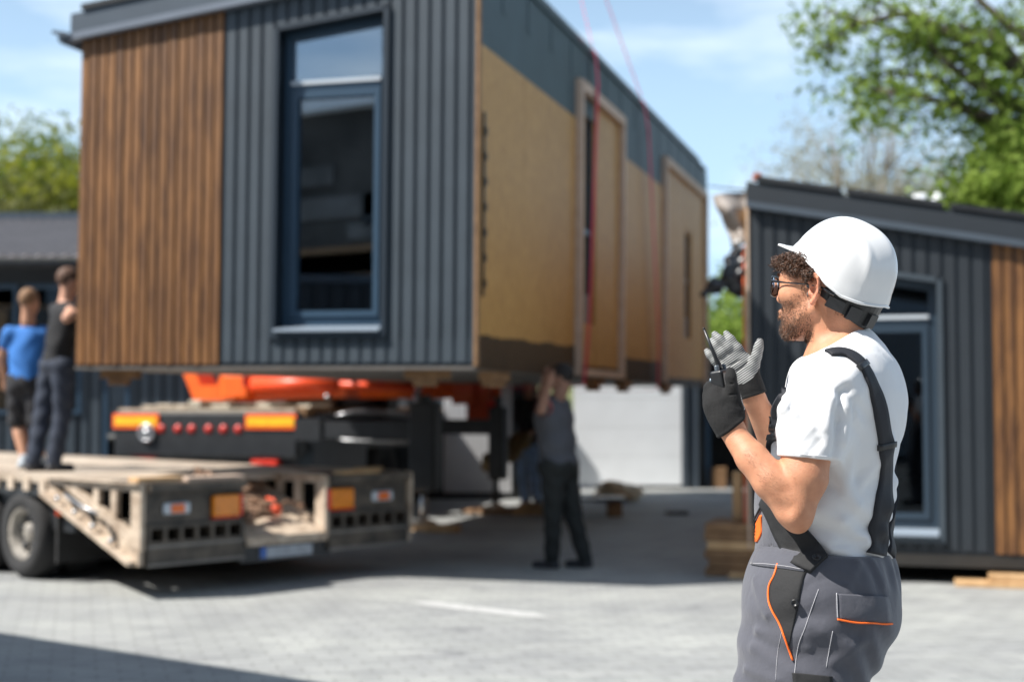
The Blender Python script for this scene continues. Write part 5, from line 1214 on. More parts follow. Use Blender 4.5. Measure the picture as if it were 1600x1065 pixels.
    # front buckle strap on the chest
    b = MB(); surf_band(b, BA, [(1222, 600, 4), (1214, 625, 6), (1208, 655, 6), (1205, 690, 6), (1203, 712, 5)], 6, .006, .004, toward=(1290, 680)); b.build('brace', M['webbing'], trs)
    b = MB(); surf_band(b, BA, [(1208, 655, 9), (1205, 685, 9)], 9, .010, .004, toward=(1290, 680)); b.build('buckle', M['plastic'], trs)
    # boots
    for c_ in ((.63, 2.90), (.60, 3.14)):
        b = MB(); F2 = Field((c_[0]-.30, c_[1]-.10, -.01), (c_[0]+.12, c_[1]+.10, .22), .006)
        F2.cap((c_[0]+.02, c_[1], .05), (c_[0]-.17, c_[1]+.02, .04), .048, .042, .02); F2.cap((c_[0], c_[1], .05), (c_[0], c_[1], .16), .05, .052, .03); F2.plane((0, 0, .004), (0, 0, -1), .002)
        mesh_obj('boot', F2.mesh(), M['blackcloth'], body)
    # ---------------- helmet
    hc = W(1316, 432, .0)
    UT = ([0, 20, 40, 60, 80, 100, 120, 140, 160, 180], [-.003, .001, .006, .010, .003, -.014, -.0235, -.021, -.015, -.0106]); ta = R(30); roll = 0.0
    ff = (hmf*cos(ta)+hu*sin(ta)).normalized(); l0 = hml; uu = ff.cross(l0).normalized(); uu = uu if uu.z > 0 else -uu
    ll = (l0*cos(roll)-uu*sin(roll)).normalized(); uu = (uu*cos(roll)+l0*sin(roll)).normalized()
    def hp(f, l, u): return hc+ff*f+ll*l+uu*u
    def shell(ofs):
        rows = []; NP, NT = 96, 30
        for i in range(NT+1):
            th = pi/2*i/NT; row = []
            for j in range(NP):
                ph = 2*pi*j/NP; c, s_ = cos(ph), sin(ph)
                rf_, rl, ru = (.121 if c > 0 else .110)-ofs, .104-ofs, .118-ofs
                ur = float(np.interp(abs((math.degrees(ph)+180) % 360-180), *UT))
                e = 2/2.35; ct, st_ = max(cos(th), 1e-6)**e, sin(th)**e
                f = rf_*c*ct; l = rl*s_*ct; u = ru*st_
                lift = 1-.10*max(0, c)*ct*st_   # flatter front slope
                rid = .0060*math.exp(-(l/.020)**2)*min(1, st_*2)*(1 if abs(f) < .2 else 0)
                cre = .0060*math.exp(-((abs(l)-.058-.10*max(0, -f))/.008)**2)*max(0, min(1, (-f-.0)*14))*min(1, st_*1.5)
                k_ = 1+(rid+cre)/.13
                if i == 0: k_ *= 1.0
                p = [f*k_*lift, l*k_, u*k_]
                if th < .16: fl = (1-th/.16); p[0] += .005*c*fl; p[1] += .005*s_*fl
                p[2] += ur*(1-i/NT)**1.6
                row.append(hp(*p))
            rows.append(row)
        return rows, NP, NT
    b = MB(); 
    R1, NP, NT = shell(0); R2, _, _ = shell(.003); vs = [p for r in R1 for p in r]; b.add(vs, [(i*NP+j, i*NP+(j+1) % NP, (i+1)*NP+(j+1) % NP, (i+1)*NP+j) for i in range(NT) for j in range(NP)], 0, True)
    vs = [p for r in R2 for p in r]; b.add(vs, [(i*NP+j, (i+1)*NP+j, (i+1)*NP+(j+1) % NP, i*NP+(j+1) % NP) for i in range(NT) for j in range(NP)], 0, True)
    b.add(R1[0]+R2[0], [(j, NP+j, NP+(j+1) % NP, (j+1) % NP) for j in range(NP)], 0, False)
    HM = mat('helmet_plastic', (.72, .73, .74), .24, coat=.25, var=.02, vscale=5); helm = b.build('hard_hat', HM, body)
    b = MB(); rim = [r_ for r_ in R1[0]]; b.tube(rim+[rim[0]], .0032, 8, caps=False); b.build('helmet_rim', HM, helm)
    # peak
    b = MB(); top = []; bot = []; N = 33; K = 7
    for j in range(N):
        ph = R(-78)+R(156)*j/(N-1); c, s_ = cos(ph), sin(ph); ext = .040*max(0, cos((ph)/R(78)*pi/2))**.8; ur = float(np.interp(abs(math.degrees(ph)), *UT))
        for k_ in range(K):
            a = k_/(K-1); rr = 1; f = .120*c+ext*a*(.55+.45*c)+.0; l = .103*s_+ext*a*s_*.15; u = ur+.003-.010*a*a*(ext/.04)+.004*a*(ext/.04); 
            top.append(hp(f, l, u+.0025)); bot.append(hp(f, l, u-.002))
    b.add(top+bot, [(j*K+k_, j*K+k_+1, (j+1)*K+k_+1, (j+1)*K+k_) for j in range(N-1) for k_ in range(K-1)]+[(N*K+j*K+k_, N*K+(j+1)*K+k_, N*K+(j+1)*K+k_+1, N*K+j*K+k_+1) for j in range(N-1) for k_ in range(K-1)]+[(j*K+K-1, N*K+j*K+K-1, N*K+(j+1)*K+K-1, (j+1)*K+K-1) for j in range(N-1)], 0, True)
    b.build('peak', HM, helm)
    # harness band at the nape
    b = MB(); pts = []
    for j in range(25):
        ph = R(78)+R(204)*j/24; pts.append((ph))
    vs = []; th_ = .003
    for ph in pts:
        c, s_ = cos(ph), sin(ph); dn = .022+.030*max(0, -c)**1.5
        for (rr, zz) in ((.0, .012), (.0, -dn), (-th_, -dn), (-th_, .012)): vs.append(hp((.106+rr)*c-.0, (.094+rr)*s_, zz-.020))
    b.add(vs, [(i*4+j, i*4+(j+1) % 4, i*4+4+(j+1) % 4, i*4+4+j) for i in range(len(pts)-1) for j in range(4)], 0, False); hb_ = b.build('head_band', M['plastic'], helm)
    b = MB()
    for ph, w_, hh in ((R(118), .030, .020), (R(142), .024, .024), (R(172), .022, .024)):
        c, s_ = cos(ph), sin(ph); cc = hp(.108*c, .096*s_, -.040-.010*max(0, -c)); rd_ = (ff*c*.106+ll*s_*.094).normalized(); tg = (-ff*s_+ll*c).normalized(); b.obox(cc, tg*w_/1.6, rd_*.005, uu*hh/1.7)
    b.build('ratchet', mat('ratchet_plastic', (.02, .021, .024), .3), hb_)
    # ---------------- glasses
    b = MB(); GF = mat('glasses_frame', (.008, .008, .009), .15, coat=.5)
    def lens(sg):
        L = []; 
        for k_ in range(29):
            a = 2*pi*k_/28; ca, sa = cos(a), sin(a); w_ = .0265*(abs(ca)**.75)*(1 if ca > 0 else -1); h_ = .0205*(abs(sa)**.75)*(1 if sa > 0 else -1)
            L.append(Hd(.112-.012*((w_*1)/.027*.6)**2-sg*w_*.22-.006, sg*.032+w_*.95, .000+h_))
        return L
    l1, l2 = lens(1), lens(-1); b.tube(l1, .0024, 6, caps=False); b.tube(l2, .0024, 6, caps=False)
    b.tube([Hd(.110, .008, .006), Hd(.113, 0, .009), Hd(.110, -.008, .006)], .0017, 6)
    for sg in (1, -1):
        b.tube([Hd(.096, sg*.058, .010), Hd(.090, sg*.0650, .010), Hd(.05, sg*.0715, .006), Hd(.0, sg*.0775, .0035), Hd(-.032, sg*.0785, .0), Hd(-.050, sg*.0790, -.010), Hd(-.066, sg*.076, -.018)], [.0028, .0028, .0017, .0019, .0026, .0030, .0026], 8)
    gl = b.build('glasses', GF, body)
    g = MB()
    for L in (l1, l2): c_ = sum((Vector(p) for p in L[:-1]), Vector())/28; g.add([c_]+L[:-1], [(0, 1+i, 1+(i+1) % 28) for i in range(28)])
    g.build('lens', glass_mat('spectacle_lens', (.96, .97, .98), .03), gl)
    # ---------------- hair: curls under the helmet, short nape hair, beard, brows
    rd = random.Random(11)
    def strand(mb, p, d, L, r_, curl=0, turns=1.0, n=5):
        d = d.normalized(); a = d.orthogonal().normalized(); bb = d.cross(a); ph = rd.uniform(0, 6.28); pts = []
        for i in range(n): s_ = i/(n-1); an_ = ph+turns*2*pi*s_; pts.append(p+d*L*s_+(a*cos(an_)+bb*sin(an_)-(a*cos(ph)+bb*sin(ph)))*curl)
        mb.tube(pts, [r_*(1-.7*i/(n-1)) for i in range(n)], 3, caps=False)
    hb = MB()
    def below_helmet(p):
        q = p-hc; f_, l_ = q.dot(ff), q.dot(ll); return q.dot(uu) < float(np.interp(abs(math.degrees(atan2(l_, f_))), *UT))-.004
    tries = 0; cnt = 0
    while cnt < 1500 and tries < 60000:
        tries += 1; a = rd.uniform(-.3, 2.6); f_ = cos(a)*.105; l_ = (sin(a)*.08); u_ = rd.uniform(.0, .085)
        # region: forehead and temple in front of the ear
        if f_ < -.005: continue
        lo_ = .048-.010*(f_/.1) if f_ > .055 else .012+.030*(f_/.055)
        if rd.random() > .5: l_ = -l_ if rd.random() < .4 else l_
        if u_ < lo_: continue
        q = Hd(f_*1.5, l_*1.5, u_); h_, n_, i_, d_ = BV.find_nearest(q)
        if h_ is None: continue
        hq = h_-H0_; 
        if hq.dot(HU) < lo_ or not below_helmet(h_-uu*.004): continue
        if n_.dot(h_-Hd(0, 0, .02)) < 0: n_ = -n_
        fr = max(0, hq.dot(HF)/.1)
        strand(hb, h_+n_*rd.uniform(0, .004+.018*fr), n_*(.4+.3*fr)+HU*-.35+HF*.35*fr+Vector((rd.gauss(0, .5), rd.gauss(0, .5), rd.gauss(0, .45))), rd.uniform(.010, .020), .0011, rd.uniform(.003, .0048), rd.uniform(1.0, 2.2), 12); cnt += 1
    hair = hb.build('hair', M['hair'], body)
    nb = MB(); cnt = 0; tries = 0
    while cnt < 1100 and tries < 60000:
        tries += 1; a = rd.uniform(1.65, 4.6); q = Hd(cos(a)*.12, sin(a)*.10, rd.uniform(-.07, .05)); h_, n_, _, _ = BV.find_nearest(q)
        if h_ is None: continue
        hq = h_-H0_; f_, l_, u_ = hq.dot(HF), hq.dot(HL), hq.dot(HU)
        if f_ > -.036 or u_ < -.068+rd.uniform(-.006, .012) or not below_helmet(h_): continue
        if n_.dot(h_-Hd(0, 0, .0)) < 0: n_ = -n_
        strand(nb, h_, n_*.35-HU*1.0-HF*.5+Vector((rd.gauss(0, .2), rd.gauss(0, .2), rd.gauss(0, .15))), rd.uniform(.002, .004), .00035, .0003, .4, 3); cnt += 1
    for _ in range(120):   # sideburn in front of the ear
        q = Hd(rd.uniform(-.002, .016), .09, rd.uniform(-.03, .03)); h_, n_, _, _ = BV.find_nearest(q)
        if n_.dot(HL) < 0: n_ = -n_
        strand(nb, h_, n_*.3-HU+HF*.1+Vector((rd.gauss(0, .2), rd.gauss(0, .2), rd.gauss(0, .2))), rd.uniform(.003, .006), .0004, .0005, .5, 3)
    nb.build('nape_hair', M['hair'], body)
    bb_ = MB(); cnt = 0; tries = 0
    q0 = (VQ[0]-o0)@A.T; cand = np.where((q0[:, 0] > -.02) & (q0[:, 2] < 0) & (q0[:, 2] > -.125) & (q0[:, 1] > -.05) & (q0[:, 0] < .12))[0]; cand = VQ[0][cand]
    while cnt < 2900 and tries < 160000:
        tries += 1; q = Vector(cand[rd.randrange(len(cand))])+Vector((rd.gauss(0, .0012), rd.gauss(0, .0012), rd.gauss(0, .0012))); h_, n_, _, _ = BV.find_nearest(q)
        hq = h_-H0_; f_, l_, u_ = hq.dot(HF), abs(hq.dot(HL)), hq.dot(HU)
        edge = -.016-(f_-.02)*.35 if f_ > .02 else -.016+(.02-f_)*1.1
        ok = (u_ < edge+rd.gauss(0, .003) and f_ > -.010+rd.uniform(0, .01)) or (f_ > .085 and u_ < -.040 and l_ < .03)
        if not ok or (abs(u_+.059) < .007 and l_ < .016 and f_ > .09) or u_ < -.118: continue
        if n_.dot(HU)*(1 if n_.dot(h_-Hd(.03, 0, -.05)) > 0 else -1) < -.90 or u_ < -.117: continue
        dens = (.30+.70*max(0, min(1, (-u_-.03)/.05)))*(.5+.5*max(0, min(1, (f_-.0)/.05)))
        if rd.random() > dens: continue
        if n_.dot(h_-Hd(.03, 0, -.05)) < 0: n_ = -n_
        L = rd.uniform(.0022, .0042)+.0042*max(0, min(1, (-u_-.055)/.04))*max(0, min(1, f_/.06))
        strand(bb_, h_, n_*.8-HU*.7+HF*.15+Vector((rd.gauss(0, .3), rd.gauss(0, .3), rd.gauss(0, .3))), L, .00042, .0007, .6, 4); cnt += 1
    bb_.build('beard', M['beard'], body)
    eb = MB()
    for sg in (1, -1):
        for _ in range(130):
            s_ = rd.random(); q = Hd(.105-.028*s_**2, sg*(.012+.042*s_), .0215+.004*sin(s_*3)+rd.gauss(0, .0018)); h_, n_, _, _ = BV.find_nearest(q); strand(eb, h_, HL*sg*.8+HF*.2+HU*.25, rd.uniform(.004, .008), .0005, .0002, .3, 3)
    eb.build('eyebrows', M['hair'], body)
    # fine arm hair
    ah = MB(); cnt = 0
    for _ in range(700):
        s_ = rd.random(); px = 1155+70*s_; py = 690+95*s_; q = W(px+rd.uniform(-30, 30), py+rd.uniform(-30, 30), -.26); h_, n_, _, dd = BV.find_nearest(q)
        if h_ is None or dd > .1: continue
        d = (W(1145, 675, -.13)-W(1238, 790, -.2)); strand(ah, h_, d.normalized()+Vector((rd.gauss(0, .3), rd.gauss(0, .3), -.3))+n_*.4*(1 if n_.y < 0 else -1), rd.uniform(.003, .007), .00009, .0005, .4, 3)
    ah.build('arm_hair', M['hair'], body)
    return body, BV
worker_body, BVW = worker()
# ---------------------------------------------------------------- gloves
def dotted_palm():
    m = bpy.data.materials.new('dotted_grip'); m.use_nodes = True; t = m.node_tree; b = t.nodes['Principled BSDF']; tc = t.nodes.new('ShaderNodeTexCoord'); mpn = t.nodes.new('ShaderNodeMapping'); mpn.inputs['Rotation'].default_value = (0, R(35), 0)
    t.links.new(tc.outputs['Object'], mpn.inputs['Vector']); sx = t.nodes.new('ShaderNodeSeparateXYZ'); t.links.new(mpn.outputs[0], sx.inputs[0])
    def wave(sock, per):
        a = t.nodes.new('ShaderNodeMath'); a.operation = 'MULTIPLY'; a.inputs[1].default_value = 2*pi/per; t.links.new(sock, a.inputs[0]); s_ = t.nodes.new('ShaderNodeMath'); s_.operation = 'SINE'; t.links.new(a.outputs[0], s_.inputs[0]); return s_.outputs[0]
    a = t.nodes.new('ShaderNodeMath'); a.operation = 'ADD'; t.links.new(wave(sx.outputs[2], .0042), a.inputs[0])
    c = t.nodes.new('ShaderNodeMath'); c.operation = 'MULTIPLY'; c.inputs[1].default_value = .45; t.links.new(wave(sx.outputs[0], .0030), c.inputs[0]); t.links.new(c.outputs[0], a.inputs[1])
    r = t.nodes.new('ShaderNodeValToRGB'); r.color_ramp.elements[0].position = .36; r.color_ramp.elements[1].position = .60; r.color_ramp.elements[0].color = (.02, .02, .022, 1); r.color_ramp.elements[1].color = (.36, .37, .365, 1)
    mr = t.nodes.new('ShaderNodeMapRange'); mr.inputs['From Min'].default_value = -1.3; mr.inputs['From Max'].default_value = 1.3; t.links.new(a.outputs[0], mr.inputs['Value']); t.links.new(mr.outputs[0], r.inputs[0])
    t.links.new(r.outputs[0], b.inputs['Base Color']); b.inputs['Roughness'].default_value = .6
    bp = t.nodes.new('ShaderNodeBump'); bp.inputs['Strength'].default_value = .5; bp.inputs['Distance'].default_value = .0015; t.links.new(mr.outputs[0], bp.inputs['Height']); t.links.new(bp.outputs[0], b.inputs['Normal']); return m
M['grip'] = dotted_palm()
def right_glove():
    F_ = Field(W(1085, 650, -.09), W(1210, 500, .07), .0015)
    wr = W(1171, 598, -.008)
    mcp = [(1164, 561, -.010), (1150, 557, -.006), (1138, 563, -.002), (1126, 573, .004)]
    for q, r_ in zip(mcp, (.0135, .0140, .0132, .012)): F_.cap(W(1170, 596, -.005), W(*q), .017, r_, .010)
    F_.ell(W(1150, 574, -.002), (.026, .013, .024), None, .012)
    F_.cap(W(1175, 592, -.014), W(1176, 572, -.018), .0165, .0135, .012)      # thenar
    F_.cap(W(1158, 600, -.006), W(1136, 582, -.002), .013, .012, .012)      # hypothenar
    fing = [[(1164, 561, -.010), (1153.5, 544, -.012), (1142, 530, -.006), (1135, 521.5, .004)], [(1150, 557, -.006), (1138, 543, -.010), (1124.5, 530, -.004), (1117, 522.5, .006)],
            [(1138, 563, -.002), (1127, 551, -.006), (1117.5, 540, .0), (1112, 532.5, .010)], [(1126, 573, .004), (1117, 564, .0), (1109, 554.5, .004), (1104.5, 548.5, .012)]]
    for L, r0 in zip(fing, (.0088, .0090, .0087, .0079)):
        F_.chain([W(*q) for q in L], [r0*1.08, r0, r0*.95, r0*.82], .006)
    F_.chain([W(1176, 572, -.018), W(1182, 556, -.026), W(1185, 543, -.026), W(1187, 534, -.022)], [.0135, .0100, .0092, .0080], .008)
    F_.chain([W(1170, 596, -.005), W(1174, 608, -.004), W(1177, 618, -.002)], [.024, .0265, .0280], .012)
    F_.plane(W(1176.5, 617.5, -.002), (.32, 0, -.95), .002)
    c0 = np.array(W(1174, 606, 0)); a_ = np.array([.30, 0, -.95])
    F_.disp(lambda X, Y, Z: -.0016*np.exp(-((((X-c0[0])*a_[0]+(Z-c0[2])*a_[2])-.014)/.0030)**2))
    for cc in (((1168, 566, -.024), (1152, 580, -.020)), ((1156, 563, -.022), (1138, 572, -.016))): F_.cap(W(*cc[0]), W(*cc[1]), .0012, .0012, .004, 'sub')
    cA, cB = np.array(W(1152, 600, 0)), np.array(W(1187, 577, 0)); nn = np.array([-(cB[2]-cA[2]), 0, cB[0]-cA[0]]); nn /= np.linalg.norm(nn)
    def mf(C, N): return ((N[:, 1] < -.10) & (((C-cA)@nn)+.006*np.sin((C[:, 0]-cA[0])*90) > 0) | ((N[:, 1] < .25) & (C[:, 2] > float(W(1150, 548, 0).z)) & (N[:, 0] < .6) & (C[:, 0] < float(W(1172, 0, 0).x)) & (N[:, 1] < -.05))).astype(int)
    g = mesh_obj('glove', F_.mesh(), [M['glove'], M['grip']], worker_body, mf, relax=2); g['label'] = 'open black glove with grey dotted palm'
right_glove()
def left_glove():
    F_ = Field(W(1080, 705, -.22), W(1190, 560, .02), .0016)
    D0 = -.115
    F_.cap(W(1138, 664, D0-.012), W(1126, 634, D0-.004), .030, .031, .02)
    F_.ell(W(1127, 636, D0), (.033, .020, .036), None, .015)
    F_.ell(W(1118, 622, D0+.004), (.018, .020, .022), None, .014)
    F_.cap(W(1150, 640, D0-.014), W(1144, 616, D0-.016), .018, .014, .015)
    # thumb standing up along the radio
    F_.chain([W(1145, 622, D0-.018), W(1144, 604, D0-.022), W(1142, 590, D0-.022), W(1141.5, 581, D0-.018)], [.0140, .0110, .0104, .0098], .010)
    F_.cap(W(1141, 599, D0-.032), W(1146, 599, D0-.032), .0008, .0008, .003, 'sub'); F_.cap(W(1140, 617, D0-.032), W(1150, 615, D0-.032), .0010, .0010, .004, 'sub')
    # four fingers wrapped round the far side of the radio
    for i, (kx, ky) in enumerate(((1107, 606), (1106, 619), (1107, 632), (1112, 644))):
        r0 = (.0098, .0098, .0094, .0086)[i]
        F_.chain([W(kx+10, ky+8, D0+.0), W(kx+1.5, ky, D0+.012), W(kx+3, ky-3, D0+.038), W(kx+20, ky-3, D0+.052), W(kx+30, ky-1, D0+.040)], [r0*1.35, r0*1.1, r0, r0*.95, r0*.85], .010)
    # cuff
    F_.chain([W(1134, 654, D0-.012), W(1140, 664, D0-.014), W(1143, 671, D0-.014)], [.0300, .0285, .0275], .012)
    cn = np.array([.60, .0, -.80]); F_.plane(W(1142, 670, D0-.014), cn, .002)
    c0 = np.array(W(1142, 670, D0-.014)); F_.disp(lambda X, Y, Z: -.0018*np.exp(-((((X-c0[0])*cn[0]+(Z-c0[2])*cn[2])+.004)/.0030)**2))
    e0 = float(W(1153, 0, D0).x)
    def mf(C, N): return ((N[:, 0] > .80) & (C[:, 0] > e0-.004) & (C[:, 2] > float(W(1150, 640, D0).z)) & (C[:, 2] < float(W(1150, 600, D0).z))).astype(int)
    g = mesh_obj('glove', F_.mesh(), [M['glove'], M['grip']], worker_body, mf, relax=2); g['label'] = 'black knit glove closed round the radio'
left_glove()
def radio():
    D0 = -.100; base, tip = W(1136, 640, D0), W(1125, 578, D0); up = (tip-base).normalized(); sd = Vector((.75, -.55, 0)); sd = (sd-up*sd.dot(up)).normalized(); fr = up.cross(sd)
    def rp(s_, f, u): return base+sd*s_+fr*f+up*u
    L = (tip-base).length
    F_ = Field(base-Vector((.07, .07, .05)), tip+Vector((.06, .06, .06)), .0018)
    F_.box(rp(0, 0, L*.42), (.015, .022, L*.52+.004), (sd, fr, up), .005, 0); F_.box(rp(0, -.002, L*.92), (.013, .019, .006), (sd, fr, up), .004, .004)
    body = mesh_obj('two_way_radio', F_.mesh(), M['plastic'], None, relax=1)
    tag(body, 'black two way radio with long aerial held upright in the closed glove', 'radio')
    b = MB(); p0 = rp(.001, .004, L*.95); p1 = W(1117, 556, D0); p2 = W(1100, 514, D0+.004); b.tube([p0, p0.lerp(p1, .5), p1, p2], [.0062, .0056, .0040, .0026], 10); b.tube([p2, p2+(p2-p1).normalized()*.003], [.0032, .0022], 10); b.build('aerial', M['plastic'], body)
    for (s_, f, r_) in ((.0, -.012, .0052), (.002, .016, .0045)):
        k_ = MB(); k_.lathe([(.001, .012), (r_*.9, .012), (r_, .009), (r_, 0)], rp(s_, f, L*.95+.003), up, 12); k_.build('knob', mat('knob_grey', (.09, .11, .13), .25), body)
    b = MB(); c_ = W(1112, 594, D0-.004)
    b.lathe([(.001, .004), (.005, .003), (.0055, -.002)], c_, Vector((-.3, -1, .2)), 12); b.tube([c_, rp(-.0, -.016, L*.8)], .003, 8); b.tube([rp(-.01, -.01, L*.86), rp(-.014, .0, L*.9), rp(-.010, .012, L*.88)], .0022, 6); b.build('cord_plug', mat('plug_metal', (.25, .3, .34), .3, metal=.7), body)
radio()
# ---------------------------------------------------------------- four men further back
def bg_person(label, foot, face, J, shirt, legs, hair, sleeve=.5, shorts=False, h=.0095, shoe=(.03, .03, .035), skin=(.50, .26, .16), build=1.0, cap=False, group=None):
    face = Vector(face).normalized(); up = Vector((0, 0, 1)); lf = up.cross(face); A = (face, lf, up); J = {k: Vector(v) for k, v in J.items()}
    pts = list(J.values()); lo = np.array([min(p[i] for p in pts) for i in range(3)])-.30; hi = np.array([max(p[i] for p in pts) for i in range(3)])+.30
    sm = mat('skin_'+hair[0], skin, .6); b_ = build
    F_ = Field(lo, hi, h); hd = J['head']
    F_.ell(hd+up*.02, (.098, .077, .105), A, 0); F_.ell(hd+face*.04-up*.05, (.055, .052, .062), A, .03); F_.cap(hd+face*.10+up*.01, hd+face*.115-up*.02, .010, .013, .012)
    for s in (1, -1): F_.ell(hd+lf*s*.078-up*.008-face*.01, (.020, .010, .030), A, .008)
    F_.cap(hd-up*.07-face*.015, J['neck']-up*.03, .058, .066, .03)
    sh, hp_ = (J['shL']+J['shR'])/2, (J['hipL']+J['hipR'])/2
    def trunk(F2, g):
        F2.ell(sh-up*.12, (.115*b_+g, .175*b_+g, .20), A, .03); F2.ell(sh.lerp(hp_, .62), (.115*b_+g, .158*b_+g, .20), A, .06); F2.ell(hp_+up*.03, (.118*b_+g, .162*b_+g, .13), A, .05)
        F2.cap(J['shL']-up*.01, J['shR']-up*.01, .060+g, .060+g, .05)
    trunk(F_, -.012)
    for s in 'LR':
        F_.chain([J['sh'+s], J['sh'+s].lerp(J['el'+s], .5), J['el'+s]], [.052, .045, .038], .03)
        F_.chain([J['el'+s], J['el'+s].lerp(J['ha'+s], .3), J['ha'+s]], [.038, .039, .026], .02)
        d = (J['ha'+s]-J['el'+s]).normalized(); sd = d.cross(up); sd = sd.normalized() if sd.length > .1 else lf; F_.cap(J['ha'+s], J['ha'+s]+d*.07, .028, .030, .015)
        for q in range(4): c = J['ha'+s]+d*.075+sd*(q-1.5)*.020; F_.cap(c, c+d*(.05, .062, .060, .046)[q]-up*.015, .0105, .0095, .004)
        F_.cap(J['ha'+s]+d*.02, J['ha'+s]+d*.065+sd*.05, .012, .011, .008)
        F_.chain([J['hip'+s], J['kn'+s], J['kn'+s].lerp(J['an'+s], .3), J['an'+s]], [.082, .056, .058, .036], .03)
    body = mesh_obj('person', F_.mesh(), sm); tag(body, label, 'person', group)
    F_ = Field(lo, hi, h); trunk(F_, .006)
    if sleeve > 0:
        for s in 'LR': F_.cap(J['sh'+s], J['sh'+s].lerp(J['el'+s], sleeve), .068, .058, .04)
        if sleeve > .9:
            for s in 'LR': F_.cap(J['el'+s], J['el'+s].lerp(J['ha'+s], .8), .052, .040, .03)
    c0 = hp_; F_.disp(lambda X, Y, Z: -.005*np.sin((Z+X*.6-Y*.3)*34+2*np.sin(X*13+Z*9))*np.exp(-((Z-c0.z-.12)/.16)**2)-.004*np.sin(X*31+Y*17+np.sin(Z*14)*2))
    F_.plane(hp_-up*.05, (0, 0, -1), .0)
    ma, mb_ = shirt
    mesh_obj('shirt', F_.mesh(), mat('shirt_cloth_'+hair[0], ma, .85, var=.1, vscale=5), body)
    if mb_:
        q = MB(); V_ = hp_
    F_ = Field(lo, hi, h); F_.ell(hp_+up*.0, (.128*b_, .170*b_, .12), A, .0)
    for s in 'LR':
        if shorts: F_.chain([J['hip'+s], J['hip'+s].lerp(J['kn'+s], .92)], [.105, .092], .04)
        else: F_.chain([J['hip'+s], J['kn'+s], J['an'+s]], [.102+.02*(b_ > 1.2), .080, .068], .04)
    F_.disp(lambda X, Y, Z: -.005*np.sin((Z+X*.5)*40+2*np.sin(X*22+Y*9)))
    F_.plane(hp_+up*.07, (0, 0, 1), .0)
    mesh_obj('shorts' if shorts else 'trousers', F_.mesh(), mat('trouser_cloth_'+hair[0], legs, .85, var=.2, vscale=5), body)
    F_ = Field(hd-Vector((.18, .18, .18)), hd+Vector((.18, .18, .18)), .008); F_.ell(hd+up*.035-face*.012, (.103, .084, .100), A, 0); F_.plane(hd+up*.0+face*.055, (face.x, face.y, -1.05), .01); F_.plane(hd-up*.055, (0, 0, -1), .01)
    F_.disp(lambda X, Y, Z: -.003*np.sin(X*160+np.sin(Z*120)*2)*np.sin(Y*150+Z*90))
    mesh_obj('hair', F_.mesh(), mat('hair_'+hair[0], hair[1], .7, var=.4, vscale=50), body)
    if cap:
        q = MB(); q.lathe([(.001, .105), (.05, .098), (.088, .06), (.100, .01), (.100, .0)], hd+up*.035, up+face*.15, 20); q.bar(hd+up*.045+face*.08, hd+up*.035+face*.17, .13, .008); q.build('cap', M['black'], body)
    for s in 'LR':
        a = J['an'+s]; F_ = Field(a-Vector((.26, .26, .12)), a+Vector((.26, .26, .1)), .009); F_.cap(a-up*.055-face*.03, a-up*.06+face*.15, .046, .038, .02); F_.cap(a-up*.05, a+up*.01, .048, .044, .02); F_.plane(a-up*.088, (0, 0, -1), 0)
        mesh_obj('shoe', F_.mesh(), mat('shoe_'+hair[0], shoe, .6), body)
    return body, J
def J_(Yc, d): return {k: P(v[0], v[1], Yc+(v[2] if len(v) > 2 else 0)) for k, v in d.items()}
D_ = .86
def ank(px, Y, z0, dy=0): p = P(px, 600, Y+dy); p.z = z0+.088; return p
J1 = J_(13.2, dict(head=(46, 472), neck=(44, 497), shL=(16, 521, .0), shR=(67, 521, .03), elL=(0, 560, .1), elR=(71, 552, .15), haL=(6, 590, .25), haR=(56, 556, .36), hipL=(27, 596), hipR=(52, 596), knL=(28, 662, .06), knR=(58, 662, .02)))
J1['anL'] = ank(40, 13.2, D_, -.05); J1['anR'] = ank(66, 13.2, D_, .10)
bg_person('short haired man in bright blue t-shirt and dark shorts standing on the trailer deck', None, (.35, 1, 0), J1, ((.030, .155, .46), None), (.022, .022, .026), ('light_brown', (.22, .12, .06)), .45, True, shoe=(.35, .4, .45))
J2 = J_(12.7, dict(head=(108, 440), neck=(103, 466), shL=(88, 482, .10), shR=(112, 486, -.16), elL=(112, 500, .25), elR=(104, 497, -.34), haL=(122, 486, .45), haR=(126, 484, -.10), hipL=(80, 570, .08), hipR=(98, 572, -.10), knL=(66, 650, .05), knR=(98, 648, -.05)))
J2['anL'] = ank(54, 12.7, D_, -.05); J2['anR'] = ank(86, 12.7, D_, -.1)
bg_person('man in black sleeveless top and dark trousers pushing against the wood clad corner', None, (.8, .6, 0), J2, ((.010, .010, .012), None), (.022, .030, .050), ('dark_brown', (.10, .05, .03)), 0, False, skin=(.56, .30, .20))
J3 = J_(12.72, dict(head=(878, 590), neck=(874, 611), shL=(851, 636, -.14), shR=(880, 632, .18), elL=(846, 640, -.42), elR=(846, 618, .30), haL=(858, 600, -.45), haR=(852, 590, .20), hipL=(864, 728, -.10), hipR=(882, 728, .10), knL=(864, 812, -.10), knR=(897, 810, .05)))
J3['anL'] = ank(862, 12.72, 0, -.05); J3['anR'] = ank(913, 12.72, 0, .02)
b3, _ = bg_person('dark haired man in grey t-shirt and black trousers reaching up under the hanging module', None, (-.9, .35, .0), J3, ((.075, .080, .095), None), (.014, .017, .017), ('black', (.012, .01, .01)), .55, False, build=1.42, skin=(.30, .16, .11))
q = MB(); a, b_ = J3['shL'], J3['elL']; c = a.lerp(b_, .35); q.lathe([(.074, -.045), (.076, -.04), (.072, .04), (.070, .045)], c, (b_-a), 20); q.build('sleeve_patch', mat('dull_red_patch', (.45, .09, .07), .8), b3)
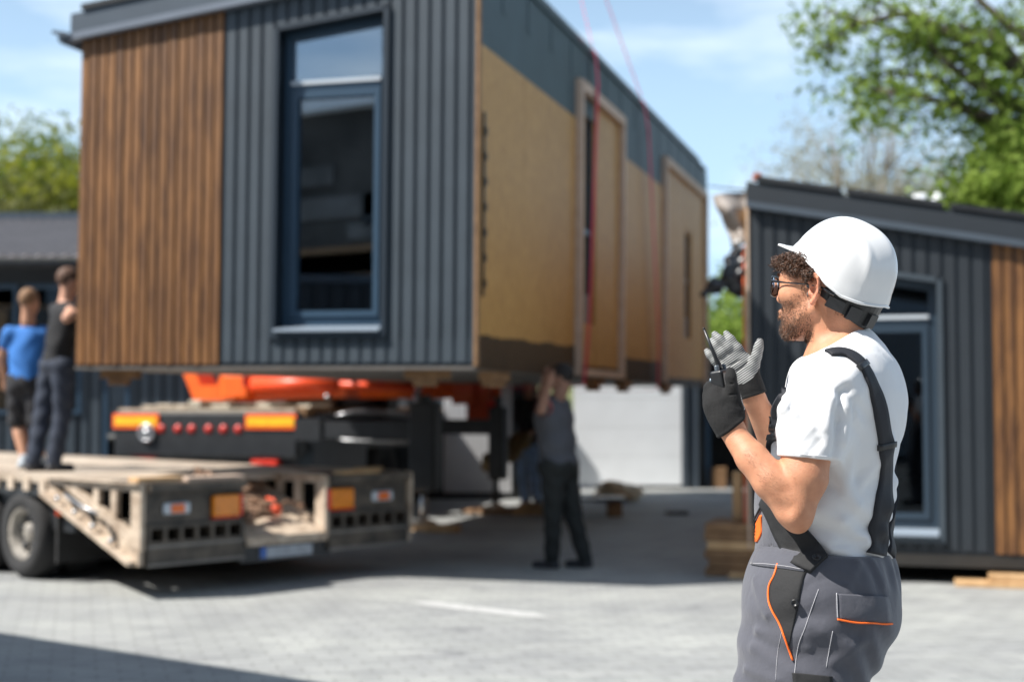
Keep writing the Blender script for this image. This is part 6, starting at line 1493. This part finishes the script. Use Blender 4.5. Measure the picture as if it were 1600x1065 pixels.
J4 = J_(20.0, dict(head=(826, 598), neck=(826, 616), shL=(812, 628, -.05), shR=(842, 628, .1), elL=(808, 655, -.2), elR=(846, 652, 0), haL=(818, 676, -.35), haR=(830, 676, -.3), hipL=(818, 695), hipR=(836, 695), knL=(818, 738), knR=(838, 740)))
J4['anL'] = ank(822, 20, 0, 0); J4['anR'] = ank(840, 20, 0, .05)
bg_person('man in light blue jeans holding a brown sack behind the grey shirted man', None, (-.5, -.8, 0), J4, ((.03, .03, .035), None), (.26, .42, .72), ('brown', (.05, .03, .02)), .95, False, shoe=(.6, .6, .6), h=.013)
# brown roll carried by the man in jeans
F_ = Field(P(745, 740, 19.5)-Vector((.1, .5, .1)), P(840, 660, 19.9)+Vector((.1, .3, .2)), .014)
a, b_ = P(768, 722, 19.45), P(816, 688, 19.55); F_.cap(a, b_, .15, .13, 0); F_.ell(a.lerp(b_, .5), (.2, .16, .16), None, .05); F_.cap(a.lerp(b_, .4), a.lerp(b_, .45)+Vector((0, -.2, .1)), .02, .02, .06, 'sub')
F_.disp(lambda X, Y, Z: -.012*np.sin((X+Z)*26+2*np.sin(Y*14+X*9)))
o = mesh_obj('brown_sack', F_.mesh(), mat('sack_brown', (.16, .11, .05), .8, col2=(.30, .22, .11), vscale=8)); tag(o, 'bulging brown sack hanging beside the far outrigger leg, held by the man in jeans', 'sack')

F_ = Field(P(1085, 480, 12.1)-Vector((0, .25, 0)), P(1180, 380, 12.1)+Vector((0, .25, 0)), .010)
F_.cap(P(1152, 402, 12.12), P(1150, 450, 12.12), .070, .075, 0); F_.cap(P(1140, 436, 12.1), P(1104, 455, 12.15), .075, .050, .05); F_.ell(P(1142, 425, 12.12), (.08, .08, .12), None, .05); F_.cap(P(1160, 395, 12.1), P(1168, 400, 12.1), .05, .04, .03)
F_.disp(lambda X, Y, Z: -.014*np.sin(X*38+Z*22+2*np.sin(Y*20+Z*17))-.008*np.sin(Z*60-X*33))
o = mesh_obj('plastic_wrap', F_.mesh(), mat('black_wrap', (.012, .015, .020), .35, var=.3, vscale=8)); tag(o, 'bundle of black plastic wrap bulging from the open side of the second module', 'plastic wrap')
